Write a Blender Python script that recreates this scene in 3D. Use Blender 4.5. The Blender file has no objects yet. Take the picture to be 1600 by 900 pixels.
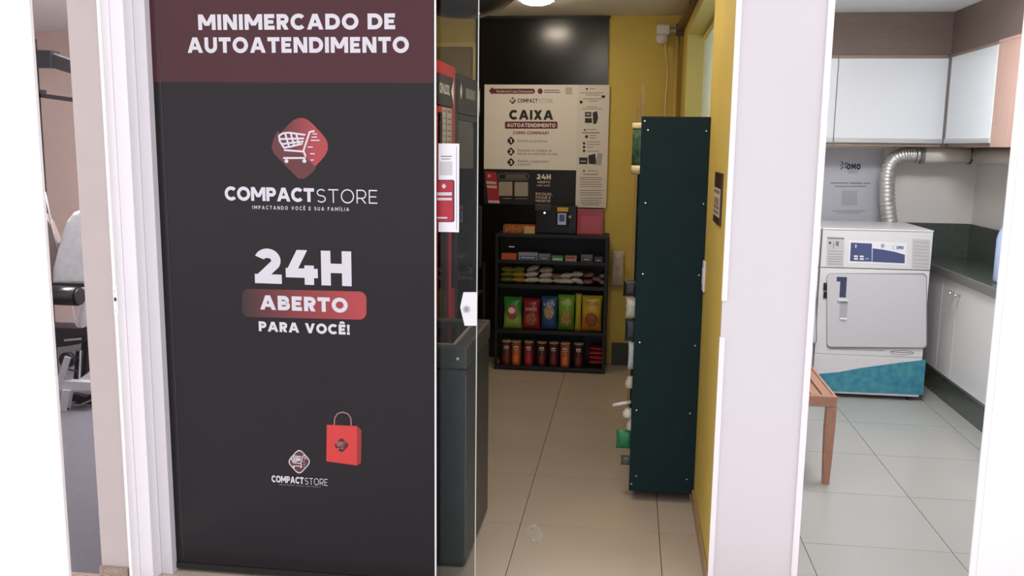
import bpy, bmesh, math, random
from mathutils import Vector, Matrix
random.seed(7)
PI = math.pi
S = bpy.context.scene
COL = S.collection

# ------------------------------------------------------------------ camera, world, exposure
CAM_H = 1.64
RM = ((0.99137, -0.03286, 0.12697), (0.13051, 0.15413, -0.97939), (0.01261, 0.98751, 0.15709))
R3 = Matrix(RM)
xa = R3.col[0].normalized(); za = (R3.col[2] - xa * R3.col[2].dot(xa)).normalized(); ya = za.cross(xa)
R3 = Matrix((xa, ya, za)).transposed()
cam_d = bpy.data.cameras.new('camera'); cam = bpy.data.objects.new('camera', cam_d); COL.objects.link(cam)
cam.matrix_world = Matrix.Translation((0, 0, CAM_H)) @ R3.to_4x4()
cam_d.sensor_width = 36; cam_d.lens = 31.52; cam_d.clip_start = .05
S.camera = cam
W = bpy.data.worlds.new('daylight'); S.world = W; W.use_nodes = True
bg = W.node_tree.nodes['Background']; bg.inputs[0].default_value = (1.0, .965, 1.0, 1); bg.inputs[1].default_value = 1.34
S.view_settings.view_transform = 'Standard'; S.view_settings.look = 'None'
S.view_settings.exposure = 0; S.view_settings.gamma = 1; S.view_settings.use_curve_mapping = False
LAUNDRY_FILL, SHOP_LAMP, GYM_FILL = 40.0, 62.0, 34.0
ENTRANCE_FILL = 98.0

# ------------------------------------------------------------------ helpers
def ray(x, y):
    return R3 @ Vector(((x - 800) / 1401., -(y - 450) / 1401., -1))
def PY(x, y, Y):
    r = ray(x, y); t = Y / r.y; return Vector((r.x * t, Y, CAM_H + r.z * t))
def PX(x, y, X):
    r = ray(x, y); t = X / r.x; return Vector((X, r.y * t, CAM_H + r.z * t))
def PZ(x, y, z):
    r = ray(x, y); t = (z - CAM_H) / r.z; return Vector((r.x * t, r.y * t, z))

def lin(c):
    return tuple(((v / 255) / 12.92 if v / 255 <= .04045 else ((v / 255 + .055) / 1.055) ** 2.4) for v in c)
MATS = {}
def M(name, rgb, rough=.5, metal=0, spec=.5, noise=None, bump=None, emit=0, coat=0, trans=0, alpha=1, second=None, stretch=None):
    if name in MATS: return MATS[name]
    m = bpy.data.materials.new(name); MATS[name] = m; m.use_nodes = True
    nt = m.node_tree; b = nt.nodes['Principled BSDF']; L = nt.links.new
    c = lin(rgb)
    b.inputs['Base Color'].default_value = (*c, 1); b.inputs['Roughness'].default_value = rough
    b.inputs['Metallic'].default_value = metal; b.inputs['Specular IOR Level'].default_value = spec
    b.inputs['Coat Weight'].default_value = coat; b.inputs['Coat Roughness'].default_value = .05
    b.inputs['Transmission Weight'].default_value = trans; b.inputs['Alpha'].default_value = alpha
    if emit:
        b.inputs['Emission Color'].default_value = (*c, 1); b.inputs['Emission Strength'].default_value = emit
    if noise or bump:
        tc = nt.nodes.new('ShaderNodeTexCoord'); src = tc.outputs['Object']
        if stretch:
            mp = nt.nodes.new('ShaderNodeMapping'); mp.inputs['Scale'].default_value = stretch; L(src, mp.inputs[0]); src = mp.outputs[0]
    if noise:
        n = nt.nodes.new('ShaderNodeTexNoise'); n.inputs['Scale'].default_value = noise[0]; n.inputs['Detail'].default_value = 5
        r = nt.nodes.new('ShaderNodeValToRGB'); r.color_ramp.elements[0].position = .3; r.color_ramp.elements[1].position = .7
        d = lin(second) if second else tuple(min(1, v * (1 + noise[1])) for v in c)
        e = c if second else tuple(v * (1 - noise[1]) for v in c)
        r.color_ramp.elements[0].color = (*e, 1); r.color_ramp.elements[1].color = (*d, 1)
        L(src, n.inputs['Vector']); L(n.outputs['Fac'], r.inputs[0]); L(r.outputs[0], b.inputs['Base Color'])
    if bump:
        n2 = nt.nodes.new('ShaderNodeTexNoise'); n2.inputs['Scale'].default_value = bump[0]; n2.inputs['Detail'].default_value = 4
        bp = nt.nodes.new('ShaderNodeBump'); bp.inputs['Strength'].default_value = bump[1]; bp.inputs['Distance'].default_value = .01
        L(src, n2.inputs['Vector']); L(n2.outputs['Fac'], bp.inputs['Height']); L(bp.outputs[0], b.inputs['Normal'])
    return m
def grad(name, c0, c1, axis, a, b_, rough=.2):
    """printed colour that runs from c0 to c1 along an object axis"""
    m = bpy.data.materials.new(name); m.use_nodes = True; nt = m.node_tree; L = nt.links.new
    b = nt.nodes['Principled BSDF']; b.inputs['Roughness'].default_value = rough
    tc = nt.nodes.new('ShaderNodeTexCoord'); sp = nt.nodes.new('ShaderNodeSeparateXYZ'); mr = nt.nodes.new('ShaderNodeMapRange')
    mx = nt.nodes.new('ShaderNodeMix'); mx.data_type = 'RGBA'
    mr.inputs['From Min'].default_value = a; mr.inputs['From Max'].default_value = b_
    mx.inputs[6].default_value = (*lin(c0), 1); mx.inputs[7].default_value = (*lin(c1), 1)
    L(tc.outputs['Object'], sp.inputs[0]); L(sp.outputs[axis], mr.inputs['Value']); L(mr.outputs[0], mx.inputs[0]); L(mx.outputs[2], b.inputs['Base Color'])
    return m
def glass(name, tint=(235, 240, 238), f0=.06, rough=.0):
    m = bpy.data.materials.new(name); m.use_nodes = True; nt = m.node_tree; L = nt.links.new
    nt.nodes.remove(nt.nodes['Principled BSDF'])
    t = nt.nodes.new('ShaderNodeBsdfTransparent'); t.inputs[0].default_value = (*lin(tint), 1)
    g = nt.nodes.new('ShaderNodeBsdfGlossy'); g.inputs['Roughness'].default_value = rough
    fr = nt.nodes.new('ShaderNodeFresnel'); fr.inputs[0].default_value = 1.28
    mx = nt.nodes.new('ShaderNodeMixShader'); L(fr.outputs[0], mx.inputs[0]); L(t.outputs[0], mx.inputs[1]); L(g.outputs[0], mx.inputs[2])
    L(mx.outputs[0], nt.nodes['Material Output'].inputs[0]); return m

def frosted(name, c):
    m = bpy.data.materials.new(name); m.use_nodes = True; nt = m.node_tree; L = nt.links.new
    nt.nodes.remove(nt.nodes['Principled BSDF'])
    a = nt.nodes.new('ShaderNodeBsdfTranslucent'); a.inputs[0].default_value = (*lin(c), 1)
    b = nt.nodes.new('ShaderNodeBsdfDiffuse'); b.inputs[0].default_value = (*lin(c), 1)
    mx = nt.nodes.new('ShaderNodeMixShader'); mx.inputs[0].default_value = .35; L(a.outputs[0], mx.inputs[1]); L(b.outputs[0], mx.inputs[2])
    L(mx.outputs[0], nt.nodes['Material Output'].inputs[0]); return m

def wloc(o):
    v = Vector((0, 0, 0))
    while o: v += o.location; o = o.parent
    return v
class MB:
    def __init__(s): s.v = []; s.f = []; s.sm = []
    def add(s, vs, fs, smooth=False):
        k = len(s.v); s.v += [Vector(p) for p in vs]
        for f in fs: s.f.append([i + k for i in f]); s.sm.append(smooth)
        return s
    def box(s, x0, x1, y0, y1, z0, z1, c=0.0):
        x0, x1 = sorted((x0, x1)); y0, y1 = sorted((y0, y1)); z0, z1 = sorted((z0, z1))
        if c <= 0:
            vs = [(x, y, z) for z in (z0, z1) for y in (y0, y1) for x in (x0, x1)]
            return s.add(vs, [(0, 2, 3, 1), (4, 5, 7, 6), (0, 1, 5, 4), (2, 6, 7, 3), (0, 4, 6, 2), (1, 3, 7, 5)])
        c = min(c, (x1 - x0) * .49, (y1 - y0) * .49, (z1 - z0) * .49)
        bm = bmesh.new(); bmesh.ops.create_cube(bm, size=1)
        for v in bm.verts:
            v.co = Vector(((x0 + x1) / 2 + v.co.x * (x1 - x0), (y0 + y1) / 2 + v.co.y * (y1 - y0), (z0 + z1) / 2 + v.co.z * (z1 - z0)))
        bmesh.ops.bevel(bm, geom=bm.edges[:], offset=c, segments=2, affect='EDGES', profile=.5)
        bm.verts.index_update()
        s.add([v.co.copy() for v in bm.verts], [[v.index for v in f.verts] for f in bm.faces]); bm.free(); return s
    def cyl(s, a, b, r, r2=None, n=16, cap=True, smooth=True):
        a = Vector(a); b = Vector(b); r2 = r if r2 is None else r2; d = (b - a).normalized()
        u = d.orthogonal().normalized(); w = d.cross(u)
        vs = [a + (u * math.cos(2 * PI * i / n) + w * math.sin(2 * PI * i / n)) * r for i in range(n)]
        vs += [b + (u * math.cos(2 * PI * i / n) + w * math.sin(2 * PI * i / n)) * r2 for i in range(n)]
        s.add(vs, [(i, (i + 1) % n, n + (i + 1) % n, n + i) for i in range(n)], smooth)
        if cap: s.add(vs, [list(range(n))[::-1], list(range(n, 2 * n))])
        return s
    def tube(s, pts, r, n=10, closed=False, rf=None):
        P = [Vector(p) for p in pts]; m = len(P); vs = []; u = None
        for i, p in enumerate(P):
            d = (P[min(i + 1, m - 1)] - P[max(i - 1, 0)]).normalized()
            u = (d.orthogonal() if u is None else u - d * u.dot(d)).normalized(); w = d.cross(u)
            rr = rf(i) if rf else r
            vs += [p + (u * math.cos(2 * PI * k / n) + w * math.sin(2 * PI * k / n)) * rr for k in range(n)]
        fs = [(i * n + k, i * n + (k + 1) % n, (i + 1) * n + (k + 1) % n, (i + 1) * n + k) for i in range(m - 1) for k in range(n)]
        s.add(vs, fs, True); s.add(vs, [list(range(n))[::-1], list(range((m - 1) * n, m * n))]); return s
    def lathe(s, prof, c, n=20):
        c = Vector(c); vs = []
        for r, z in prof: vs += [c + Vector((r * math.cos(2 * PI * i / n), r * math.sin(2 * PI * i / n), z)) for i in range(n)]
        m = len(prof)
        s.add(vs, [(j * n + i, j * n + (i + 1) % n, (j + 1) * n + (i + 1) % n, (j + 1) * n + i) for j in range(m - 1) for i in range(n)], True)
        s.add(vs, [list(range(n))[::-1], list(range((m - 1) * n, m * n))]); return s
    def prism(s, pts, off):
        """polygon extruded along vector off"""
        P = [Vector(p) for p in pts]; o = Vector(off); n = len(P)
        s.add(P + [p + o for p in P], [list(range(n))[::-1], list(range(n, 2 * n))] + [(i, (i + 1) % n, n + (i + 1) % n, n + i) for i in range(n)]); return s
    def flat(s, polys, O, U, V):
        N = U.cross(V).normalized()
        for k, p in enumerate(polys): s.add([O + U * a + V * b + N * (k % 7 * 4e-5) for a, b in p], [list(range(len(p)))])
        return s
    def build(s, name, mat, parent=None, loc=None):
        me = bpy.data.meshes.new(name); o = bpy.data.objects.new(name, me); COL.objects.link(o)
        if parent is not None: o.parent = parent; base = wloc(parent)
        else:
            xs = [v.x for v in s.v]; ys = [v.y for v in s.v]; zs = [v.z for v in s.v]
            base = Vector(((min(xs) + max(xs)) / 2, (min(ys) + max(ys)) / 2, min(zs))); o.location = base
        me.from_pydata([tuple(v - base) for v in s.v], [], s.f); me.update()
        for p, k in zip(me.polygons, s.sm): p.use_smooth = k
        bm = bmesh.new(); bm.from_mesh(me); bmesh.ops.remove_doubles(bm, verts=bm.verts, dist=1e-6); bmesh.ops.recalc_face_normals(bm, faces=bm.faces); bm.to_mesh(me); bm.free()
        me.materials.append(mat); return o
def tag(o, label=None, cat=None, group=None, kind=None):
    for k, v in (('label', label), ('category', cat), ('group', group), ('kind', kind)):
        if v: o[k] = v
    return o
def thing(name, label, cat, loc, group=None):
    o = bpy.data.objects.new(name, None); COL.objects.link(o); o.location = loc; o.empty_display_size = .1
    return tag(o, label, cat, group)
def struct(name, mb, mat, parent=None):
    o = mb.build(name, mat, parent)
    if parent is None: o['kind'] = 'structure'
    return o
def box(*a, **k): return MB().box(*a, **k)
def BX(name, mat, parent, *a, **k): return MB().box(*a, **k).build(name, mat, parent)

# ------------------------------------------------------------------ stroke lettering
def rect(x0, y0, x1, y1): return [(x0, y0), (x1, y0), (x1, y1), (x0, y1)]
def seg(a, b, w):
    dx, dy = b[0] - a[0], b[1] - a[1]; l = math.hypot(dx, dy) or 1; nx, ny = -dy / l * w / 2, dx / l * w / 2
    return [(a[0] + nx, a[1] + ny), (a[0] - nx, a[1] - ny), (b[0] - nx, b[1] - ny), (b[0] + nx, b[1] + ny)]
def para(x0, y0, x1, y1, w):
    h = w * math.sqrt(1 + ((x1 - x0) / (y1 - y0)) ** 2) / 2
    return [(x0 - h, y0), (x0 + h, y0), (x1 + h, y1), (x1 - h, y1)]
def ring(cx, cy, rx, ry, a0, a1, w, n=None):
    n = n or max(6, int(abs(a1 - a0) / 11)); out = []
    A = [math.radians(a0 + (a1 - a0) * i / n) for i in range(n + 1)]
    for p, q in zip(A, A[1:]):
        out.append([(cx + (rx - w) * math.cos(p), cy + (ry - w) * math.sin(p)), (cx + rx * math.cos(p), cy + ry * math.sin(p)),
                    (cx + rx * math.cos(q), cy + ry * math.sin(q)), (cx + (rx - w) * math.cos(q), cy + (ry - w) * math.sin(q))])
    return out
def glyph(c, w):
    if c == ' ': return .34, []
    if c == 'A':
        Wd = 1.0 + .3 * w; h = w * .56
        return Wd, [para(h, 0, Wd / 2 - w * .08, 1, w), para(Wd - h, 0, Wd / 2 + w * .08, 1, w), rect(.24 * Wd, .2, .76 * Wd, .2 + w * .85)]
    if c in 'EÊ':
        p = [rect(0, 0, w, 1), rect(0, 0, .68, w), rect(0, 1 - w, .67, 1), rect(0, .5 - w * .45, .6, .5 + w * .45)]
        if c == 'Ê': p += [seg((.12, 1.1), (.36, 1.26), w * .75), seg((.34, 1.26), (.58, 1.1), w * .75)]
        return .7, p
    if c == 'F': return .66, [rect(0, 0, w, 1), rect(0, 1 - w, .66, 1), rect(0, .44, .6, .44 + w * .9)]
    if c in 'IÍ': return w, [rect(0, 0, w, 1)] + ([seg((w * .3, 1.08), (w * 1.1, 1.25), w * .7)] if c == 'Í' else [])
    if c == 'L': return .62, [rect(0, 0, w, 1), rect(0, 0, .62, w)]
    if c == 'H': return .86, [rect(0, 0, w, 1), rect(.86 - w, 0, .86, 1), rect(w * .5, .5 - w / 2, .86 - w / 2, .5 + w / 2)]
    if c == 'T': return .82, [rect(0, 1 - w, .82, 1), rect(.41 - w / 2, 0, .41 + w / 2, 1)]
    if c == 'M':
        Wd = 1.08 + w * .3
        return Wd, [rect(0, 0, w, 1), rect(Wd - w, 0, Wd, 1), para(w * .6, 1, Wd / 2, .27, w), para(Wd - w * .6, 1, Wd / 2, .27, w)]
    if c == 'N':
        Wd = .92
        return Wd, [rect(0, 0, w, 1), rect(Wd - w, 0, Wd, 1), para(w * .62, 1, Wd - w * .62, 0, w)]
    if c == 'V': return 1.0, [para(w * .56, 1, .5, 0, w), para(1 - w * .56, 1, .5, 0, w)]
    if c == 'X': return .94, [para(w * .6, 0, .94 - w * .62, 1, w), para(.94 - w * .6, 0, w * .62, 1, w)]
    if c in 'OQ0': return 1.06, ring(.53, .5, .53, .52, 0, 360, w, 36) + ([seg((.55, .2), (.85, -.12), w)] if c == 'Q' else [])
    if c == 'C': return .93, ring(.52, .5, .52, .52, 44, 316, w, 30)
    if c == 'G': return .98, ring(.52, .5, .52, .52, 44, 330, w, 30) + [rect(.98 - w, .1, .98, .5)]
    if c == 'D': return .94, [rect(0, 0, w, 1), rect(0, 0, .45, w), rect(0, 1 - w, .45, 1)] + ring(.44, .5, .5, .5, -90, 90, w, 18)
    if c == 'U': return .86, [rect(0, .4, w, 1), rect(.86 - w, .4, .86, 1)] + ring(.43, .41, .43, .43, 180, 360, w, 18)
    if c in 'PR':
        m = .33; r = (1 - m) / 2; Wd = .78; cx = Wd - r
        p = [rect(0, 0, w, 1), rect(0, 1 - w, cx, 1), rect(0, m, cx, m + w)] + ring(cx, m + r, r, r, -90, 90, w, 16)
        if c == 'R': p.append(para(Wd - w * .62, 0, .4, m + w * .4, w))
        return Wd, p
    if c == 'B':
        p = [rect(0, 0, w, 1)]
        for lo, hi, Wd in ((0, .5 + w / 2, .82), (.5 - w / 2, 1, .76)):
            r = (hi - lo) / 2; cx = Wd - r
            p += [rect(0, lo, cx, lo + w), rect(0, hi - w, cx, hi)] + ring(cx, lo + r, r, r, -90, 90, w, 14)
        return .82, p
    if c == 'S':
        r = (.5 + w / 2) / 2
        return .74, ring(.37, 1 - r, .36, r, 32, 270, w, 20) + ring(.37, r, .37, r, -148, 90, w, 20)
    if c == '2':
        p = ring(.4, .67, .38, .345, -32, 158, w, 18); a = math.radians(-32)
        e = (.4 + (.38 - w / 2) * math.cos(a), .67 + (.345 - w / 2) * math.sin(a))
        return .8, p + [seg((e[0] + .03, e[1] + .03), (w * .72, w * .62), w), rect(.02, 0, .8, w)]
    if c == '3':
        r = (.5 + w / 2) / 2
        return .74, ring(.36, 1 - r, .35, r, -90, 150, w, 20) + ring(.36, r, .37, r, -148, 90, w, 20)
    if c == '4': return .94, [para(w * .6, .2 + w * .5, .5, 1, w), rect(.02, .2, .94, .2 + w), rect(.56, 0, .56 + w, .56)]
    if c == '1': return .42, [rect(.42 - w, 0, .42, 1), rect(0, 1 - w, .42, 1)]
    if c == '!': return w, [[(0, 1), (w, 1), (w * .85, .34), (w * .15, .34)], rect(0, 0, w, w * 1.05)]
    if c == '?': return .66, ring(.33, .72, .33, .3, -60, 165, w, 14) + [rect(.3 - w / 2, .28, .3 + w / 2, .5), rect(.3 - w / 2, 0, .3 + w / 2, w)]
    if c == ',': return w, [[(0, w), (w, w), (w * .6, -.2), (0, -.2)]]
    return .5, [rect(0, 0, .5, .7)]
def text_polys(t, w, gap=.12):
    x = 0; out = []
    for c in t:
        a, p = glyph(c, w); out += [[(u + x, v) for u, v in q] for q in p]; x += a + gap
    return x - gap, out
def stroke_text(name, t, w, parent, mat, O, U, V, width, height, gap=.12):
    """cap lettering with lower-left corner O, width along unit U and cap height along unit V"""
    tw, p = text_polys(t, w, gap); return MB().flat([[(a / tw * width, b * height) for a, b in q] for q in p], O, U, V).build(name, mat, parent)
def pxt(name, t, w, parent, mat, Y, a, b, cap, gap=.12):
    """lettering on the plane Y: a, b are the pixels of the baseline ends, cap the cap height in pixels"""
    A = PY(a[0], a[1], Y); B = PY(b[0], b[1], Y); z = (A.z + B.z) / 2
    m = PY((a[0] + b[0]) / 2, (a[1] + b[1]) / 2, Y); n = PY((a[0] + b[0]) / 2, (a[1] + b[1]) / 2 - cap, Y)
    return stroke_text(name, t, w, parent, mat, Vector((A.x, Y, z)), Vector((1, 0, 0)), Vector((0, 0, 1)), B.x - A.x, n.z - m.z, gap)
FONT_CACHE = {}
def font_polys(t):
    if t in FONT_CACHE: return FONT_CACHE[t]
    cu = bpy.data.curves.new('t', 'FONT'); cu.body = t; o = bpy.data.objects.new('t', cu); COL.objects.link(o)
    me = bpy.data.meshes.new_from_object(o); vs = [(v.co.x, v.co.y) for v in me.vertices]; fs = [list(p.vertices) for p in me.polygons]
    bpy.data.objects.remove(o); bpy.data.curves.remove(cu); bpy.data.meshes.remove(me)
    FONT_CACHE[t] = (vs, fs); return vs, fs
def font_text(name, t, parent, mat, O, U, V, width, height, warp=None):
    vs, fs = font_polys(t); x0 = min(v[0] for v in vs); x1 = max(v[0] for v in vs); y0 = 0; y1 = max(v[1] for v in vs)
    P = [O + U * ((a - x0) / (x1 - x0) * width) + V * ((b - y0) / (y1 - y0) * height) for a, b in vs]
    if warp: P = [warp(p) for p in P]
    return MB().add(P, fs).build(name, mat, parent)
def pft(name, t, parent, mat, Y, a, b, cap):
    A = PY(a[0], a[1], Y); B = PY(b[0], b[1], Y); n = PY(a[0], a[1] - cap, Y)
    return font_text(name, t, parent, mat, Vector((A.x, Y, (A.z + B.z) / 2)), Vector((1, 0, 0)), Vector((0, 0, 1)), B.x - A.x, n.z - A.z)
def ppoly(name, parent, mat, Y, *polys):
    if len(polys) > 1 and name not in ('cart_icon', 'bag_handle', 'pill_outline', 'maroon_pill', 'spark'):
        return [ppoly(name, parent, mat, Y, p) for p in polys][0]
    mb = MB()
    for k, p in enumerate(polys): mb.add([PY(x, y, Y - k % 7 * 4e-5) for x, y in p], [list(range(len(p)))])
    return mb.build(name, mat, parent)
def rrect(x0, y0, x1, y1, r, n=5):
    out = []
    for cx, cy, a in ((x1 - r, y1 - r, 0), (x0 + r, y1 - r, 90), (x0 + r, y0 + r, 180), (x1 - r, y0 + r, 270)):
        out += [(cx + r * math.cos(math.radians(a + 90 * i / n)), cy + r * math.sin(math.radians(a + 90 * i / n))) for i in range(n + 1)]
    return out
def rdiamond(cx, cy, hw, hh, r=.35, n=5):
    """rounded diamond"""
    C = [(1, 0), (0, 1), (-1, 0), (0, -1)]; out = []
    for i in range(4):
        p, c, q = C[i - 1], C[i], C[(i + 1) % 4]
        a = (c[0] + (p[0] - c[0]) * r, c[1] + (p[1] - c[1]) * r); b = (c[0] + (q[0] - c[0]) * r, c[1] + (q[1] - c[1]) * r)
        for k in range(n + 1):
            t = k / n; x = (1 - t) ** 2 * a[0] + 2 * t * (1 - t) * c[0] + t * t * b[0]; y = (1 - t) ** 2 * a[1] + 2 * t * (1 - t) * c[1] + t * t * b[1]
            out.append((cx + x * hw, cy + y * hh))
    return out
CART = [((648, 529), (627, 534)), ((629, 531), (603, 610)), ((525, 606), (604, 612)), ((604, 610), (612, 632)), ((522, 638), (612, 638)),
        ((506, 548), (520, 539)), ((518, 539), (545, 536)), ((543, 536), (611, 545)), ((505, 546), (508, 570)), ((507, 568), (526, 598)), ((524, 597), (552, 592)), ((550, 593), (600, 580)),
        ((508, 562), (606, 559)), ((516, 582), (604, 571)), ((530, 540), (545, 592)), ((552, 537), (566, 590)), ((574, 540), (585, 585)),
        ((640, 541), (658, 541)), ((636, 554), (658, 554)), ((633, 567), (668, 567)), ((620, 594), (641, 594)), ((630, 621), (648, 621)), ((632, 646), (645, 646))]
def cart(parent, mat, Y, cx, cy, k, wpx=1.9):
    """shopping-cart mark centred on a pixel, k = size in pixels per unit of the reference drawing"""
    T = lambda p: (cx + (p[0] - 585) * k, cy + (p[1] - 592) * k)
    polys = [seg(T(a), T(b), wpx * (.6 if i > 16 else 1)) for i, (a, b) in enumerate(CART)]
    for c in ((535, 650), (607, 650)):
        c = T(c); polys.append([(c[0] + 8 * k * math.cos(2 * PI * i / 12), c[1] + 8 * k * math.sin(2 * PI * i / 12)) for i in range(12)])
    return ppoly('cart_icon', parent, mat, Y, *polys)

# ------------------------------------------------------------------ materials
white_wall = M('white_wall', (252, 250, 252), .7, spec=.2, noise=(6, .01))  # near-full white carries the sun on the outer walls in its colour
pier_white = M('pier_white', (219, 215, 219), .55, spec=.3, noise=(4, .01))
frame_white = M('frame_white', (244, 240, 245), .35)
frame_grey = M('frame_grey', (222, 219, 225), .4)
beige = M('beige_paint', (194, 183, 180), .75, spec=.2, noise=(9, .02))
gym_paint = M('gym_paint', (214, 196, 190), .8, spec=.2, noise=(8, .02))
yellow = M('yellow_paint', (216, 190, 96), .55, spec=.3, noise=(5, .04))
pale_yellow = M('pale_yellow_paint', (238, 226, 150), .6, noise=(5, .03))
ceil_mat = M('ceiling_paint', (236, 233, 232), .8, spec=.2)
ceil_white = M('ceiling_white', (235, 237, 240), .8, spec=.2)
granite_brown = M('brown_granite', (176, 156, 140), .35, noise=(140, .25), second=(128, 108, 92))
granite_green = M('dark_green_granite', (70, 76, 70), .22, noise=(90, .3), second=(84, 90, 84))
rubber = M('gym_rubber', (94, 93, 103), .8, noise=(30, .06), bump=(200, .1))
concrete = M('corridor_tile', (232, 228, 226), .5, noise=(3, .03))
grout = M('grout', (84, 74, 64), .9)
black_gloss = M('black_laminate', (14, 13, 12), .22, noise=(40, .1))
dark_metal = M('dark_metal', (18, 21, 22), .45, noise=(20, .1))
green_panel = M('dark_green_panel', (27, 48, 52), .75, spec=.15, noise=(12, .06), bump=(60, .05))
shelf_dark = M('shelf_dark', (18, 26, 28), .5)
chrome = M('chrome', (215, 215, 215), .22, metal=1)
steel = M('grey_steel', (176, 178, 182), .35, metal=.6)
black_plastic = M('black_plastic', (20, 20, 22), .4)
white_plastic = M('white_plastic', (236, 236, 238), .4)
tile_m = M('porcelain_tile', (196, 182, 166), .28, noise=(2.2, .035), coat=.15)
tile_l = M('porcelain_tile_grey', (176, 176, 170), .28, noise=(2.2, .03), coat=.15)
paper = M('paper', (238, 230, 222), .7)
print_white = M('print_white', (212, 210, 218), .3)
print_grey = M('print_grey', (120, 116, 116), .6)
print_dark = M('print_dark', (36, 24, 26), .5)
print_maroon = M('print_maroon', (104, 38, 38), .5)
print_red = M('print_red', (170, 40, 56), .4)
navy = M('print_navy', (70, 78, 122), .45)

# ------------------------------------------------------------------ floors
fl = struct('floor', box(-1.74, .33, 3.20, 6.72, -.06, -.006), grout)
fl2 = struct('floor_laundry', box(.505, 2.47, 3.41, 6.95, -.06, -.006), grout)
TILES = {}
def tiles(parent, mat, X0, X1, Y0, Y1):
    gx = [.172 + .6 * k for k in range(-5, 6)]; gy = [3.70 + .6 * k for k in range(-2, 8)]
    for a in gx:
        for b in gy:
            x0, x1, y0, y1 = max(a + .0016, X0), min(a + .6 - .0016, X1), max(b + .0013, Y0), min(b + .6 - .0013, Y1)
            if x1 - x0 < .02 or y1 - y0 < .02: continue
            k = (round(x1 - x0, 3), round(y1 - y0, 3), mat.name)
            if k not in TILES:
                t = MB().box(-k[0] / 2, k[0] / 2, -k[1] / 2, k[1] / 2, -.008, 0).build('tile', mat, parent); me = t.data
                for v in me.vertices: v.co += wloc(parent)
                TILES[k] = me
            else:
                t = bpy.data.objects.new('tile', TILES[k]); COL.objects.link(t); t.parent = parent
            t.location = Vector(((x0 + x1) / 2, (y0 + y1) / 2, 0)) - wloc(parent)
tiles(fl, tile_m, -1.74, .33, 3.20, 6.715)
tiles(fl2, tile_l, .66, 2.47, 3.20, 3.4095)
tiles(fl2, tile_l, .505, 2.47, 3.41, 6.945)
struct('floor_corridor', box(-6, 6, -6, 2.90, -.06, 0), concrete)
struct('floor_gym', box(-6, -1.86, 2.985, 7.4, -.06, 0), rubber)
thr = struct('trim_1', box(-6, -1.86, 2.90, 2.985, -.06, .001), granite_brown)
struct('trim_2', box(-1.86, 6, 2.90, 3.20, -.06, 0), tile_m)

# ------------------------------------------------------------------ walls and ceilings
CE = 2.57
struct('wall_front_left', box(-6, PY(81, 450, 2.915).x, 2.90, 2.915, -.06, 3.2), white_wall)
xb0, xb1 = PY(132, 450, 2.92).x, PY(177, 450, 2.92).x
pier = struct('wall_pier_beige', box(xb0, xb1 - .002, 2.92, 3.08, -.06, 3.2), beige)
struct('baseboard_pier', box(xb0 - .004, xb1 - .002, 2.908, 2.919, 0, PY(180, 887, 2.91).z), granite_brown)
# white aluminium frame beside the printed pane
x1f, x2f, x3f = PY(178, 450, 2.92).x, PY(226, 450, 3.01).x, PY(254, 450, 3.055).x
fr = struct('trim_3', box(x1f, x1f + .012, 2.912, 3.08, 0, 2.6, c=.002), white_wall)
struct('trim_4', box(x1f + .0125, x2f, 2.965, 3.08, 0, 2.6, c=.004), frame_white)
struct('trim_5', box(x2f + .0005, x3f, 3.025, 3.08, 0, 2.6, c=.003), frame_grey)
sp = thing('strike_plate', 'small white lock strike plate on the frame beside the beige pier', 'lock plate', (x1f + .006, 2.91, PY(186, 492, 2.91).z))
z0, z1 = PY(186, 492, 2.91).z, PY(184, 447, 2.91).z
BX('plate', white_wall, sp, x1f + .002, x1f + .017, 2.908, 2.9115, z0, z1, c=.001)
for q in (.15, .82): MB().cyl((x1f + .009, 2.909, z0 + (z1 - z0) * q), (x1f + .009, 2.9065, z0 + (z1 - z0) * q), .0022, n=10).build('screw', steel, sp)
BX('bolt_slot', black_plastic, sp, x1f + .006, x1f + .014, 2.9068, 2.9082, z0 + (z1 - z0) * .48, z0 + (z1 - z0) * .6)
# right pier (between shop and laundry) and far-right wall
XR = .34
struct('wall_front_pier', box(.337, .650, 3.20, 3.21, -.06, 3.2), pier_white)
struct('wall_pier_core', box(.4805, .645, 3.211, 3.409, -.06, CE), white_wall)
lip = struct('trim_6', box(.333, .352, 3.188, 3.199, PY(1121, 527, 3.19).z * 1, 0, c=.001), frame_white)
struct('trim_7', box(.333, .352, 3.188, 3.199, PY(1127, 470, 3.19).z, 2.6, c=.001), frame_white)
struct('trim_8', box(.631, .653, 3.188, 3.199, 0, 2.6, c=.002), frame_white)
rj = PY(1557, 450, 3.20).x
struct('trim_9', box(rj, rj + .022, 3.19, 3.20, 0, 2.6, c=.002), white_wall)
struct('wall_front_right', box(rj + .0245, 6, 3.195, 3.205, -.06, 3.2), white_wall)
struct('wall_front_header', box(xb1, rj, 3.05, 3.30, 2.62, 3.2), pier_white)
struct('wall_header_gym', box(PY(81, 450, 2.9).x, xb0, 2.92, 3.08, 2.5, 3.2), beige)
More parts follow.
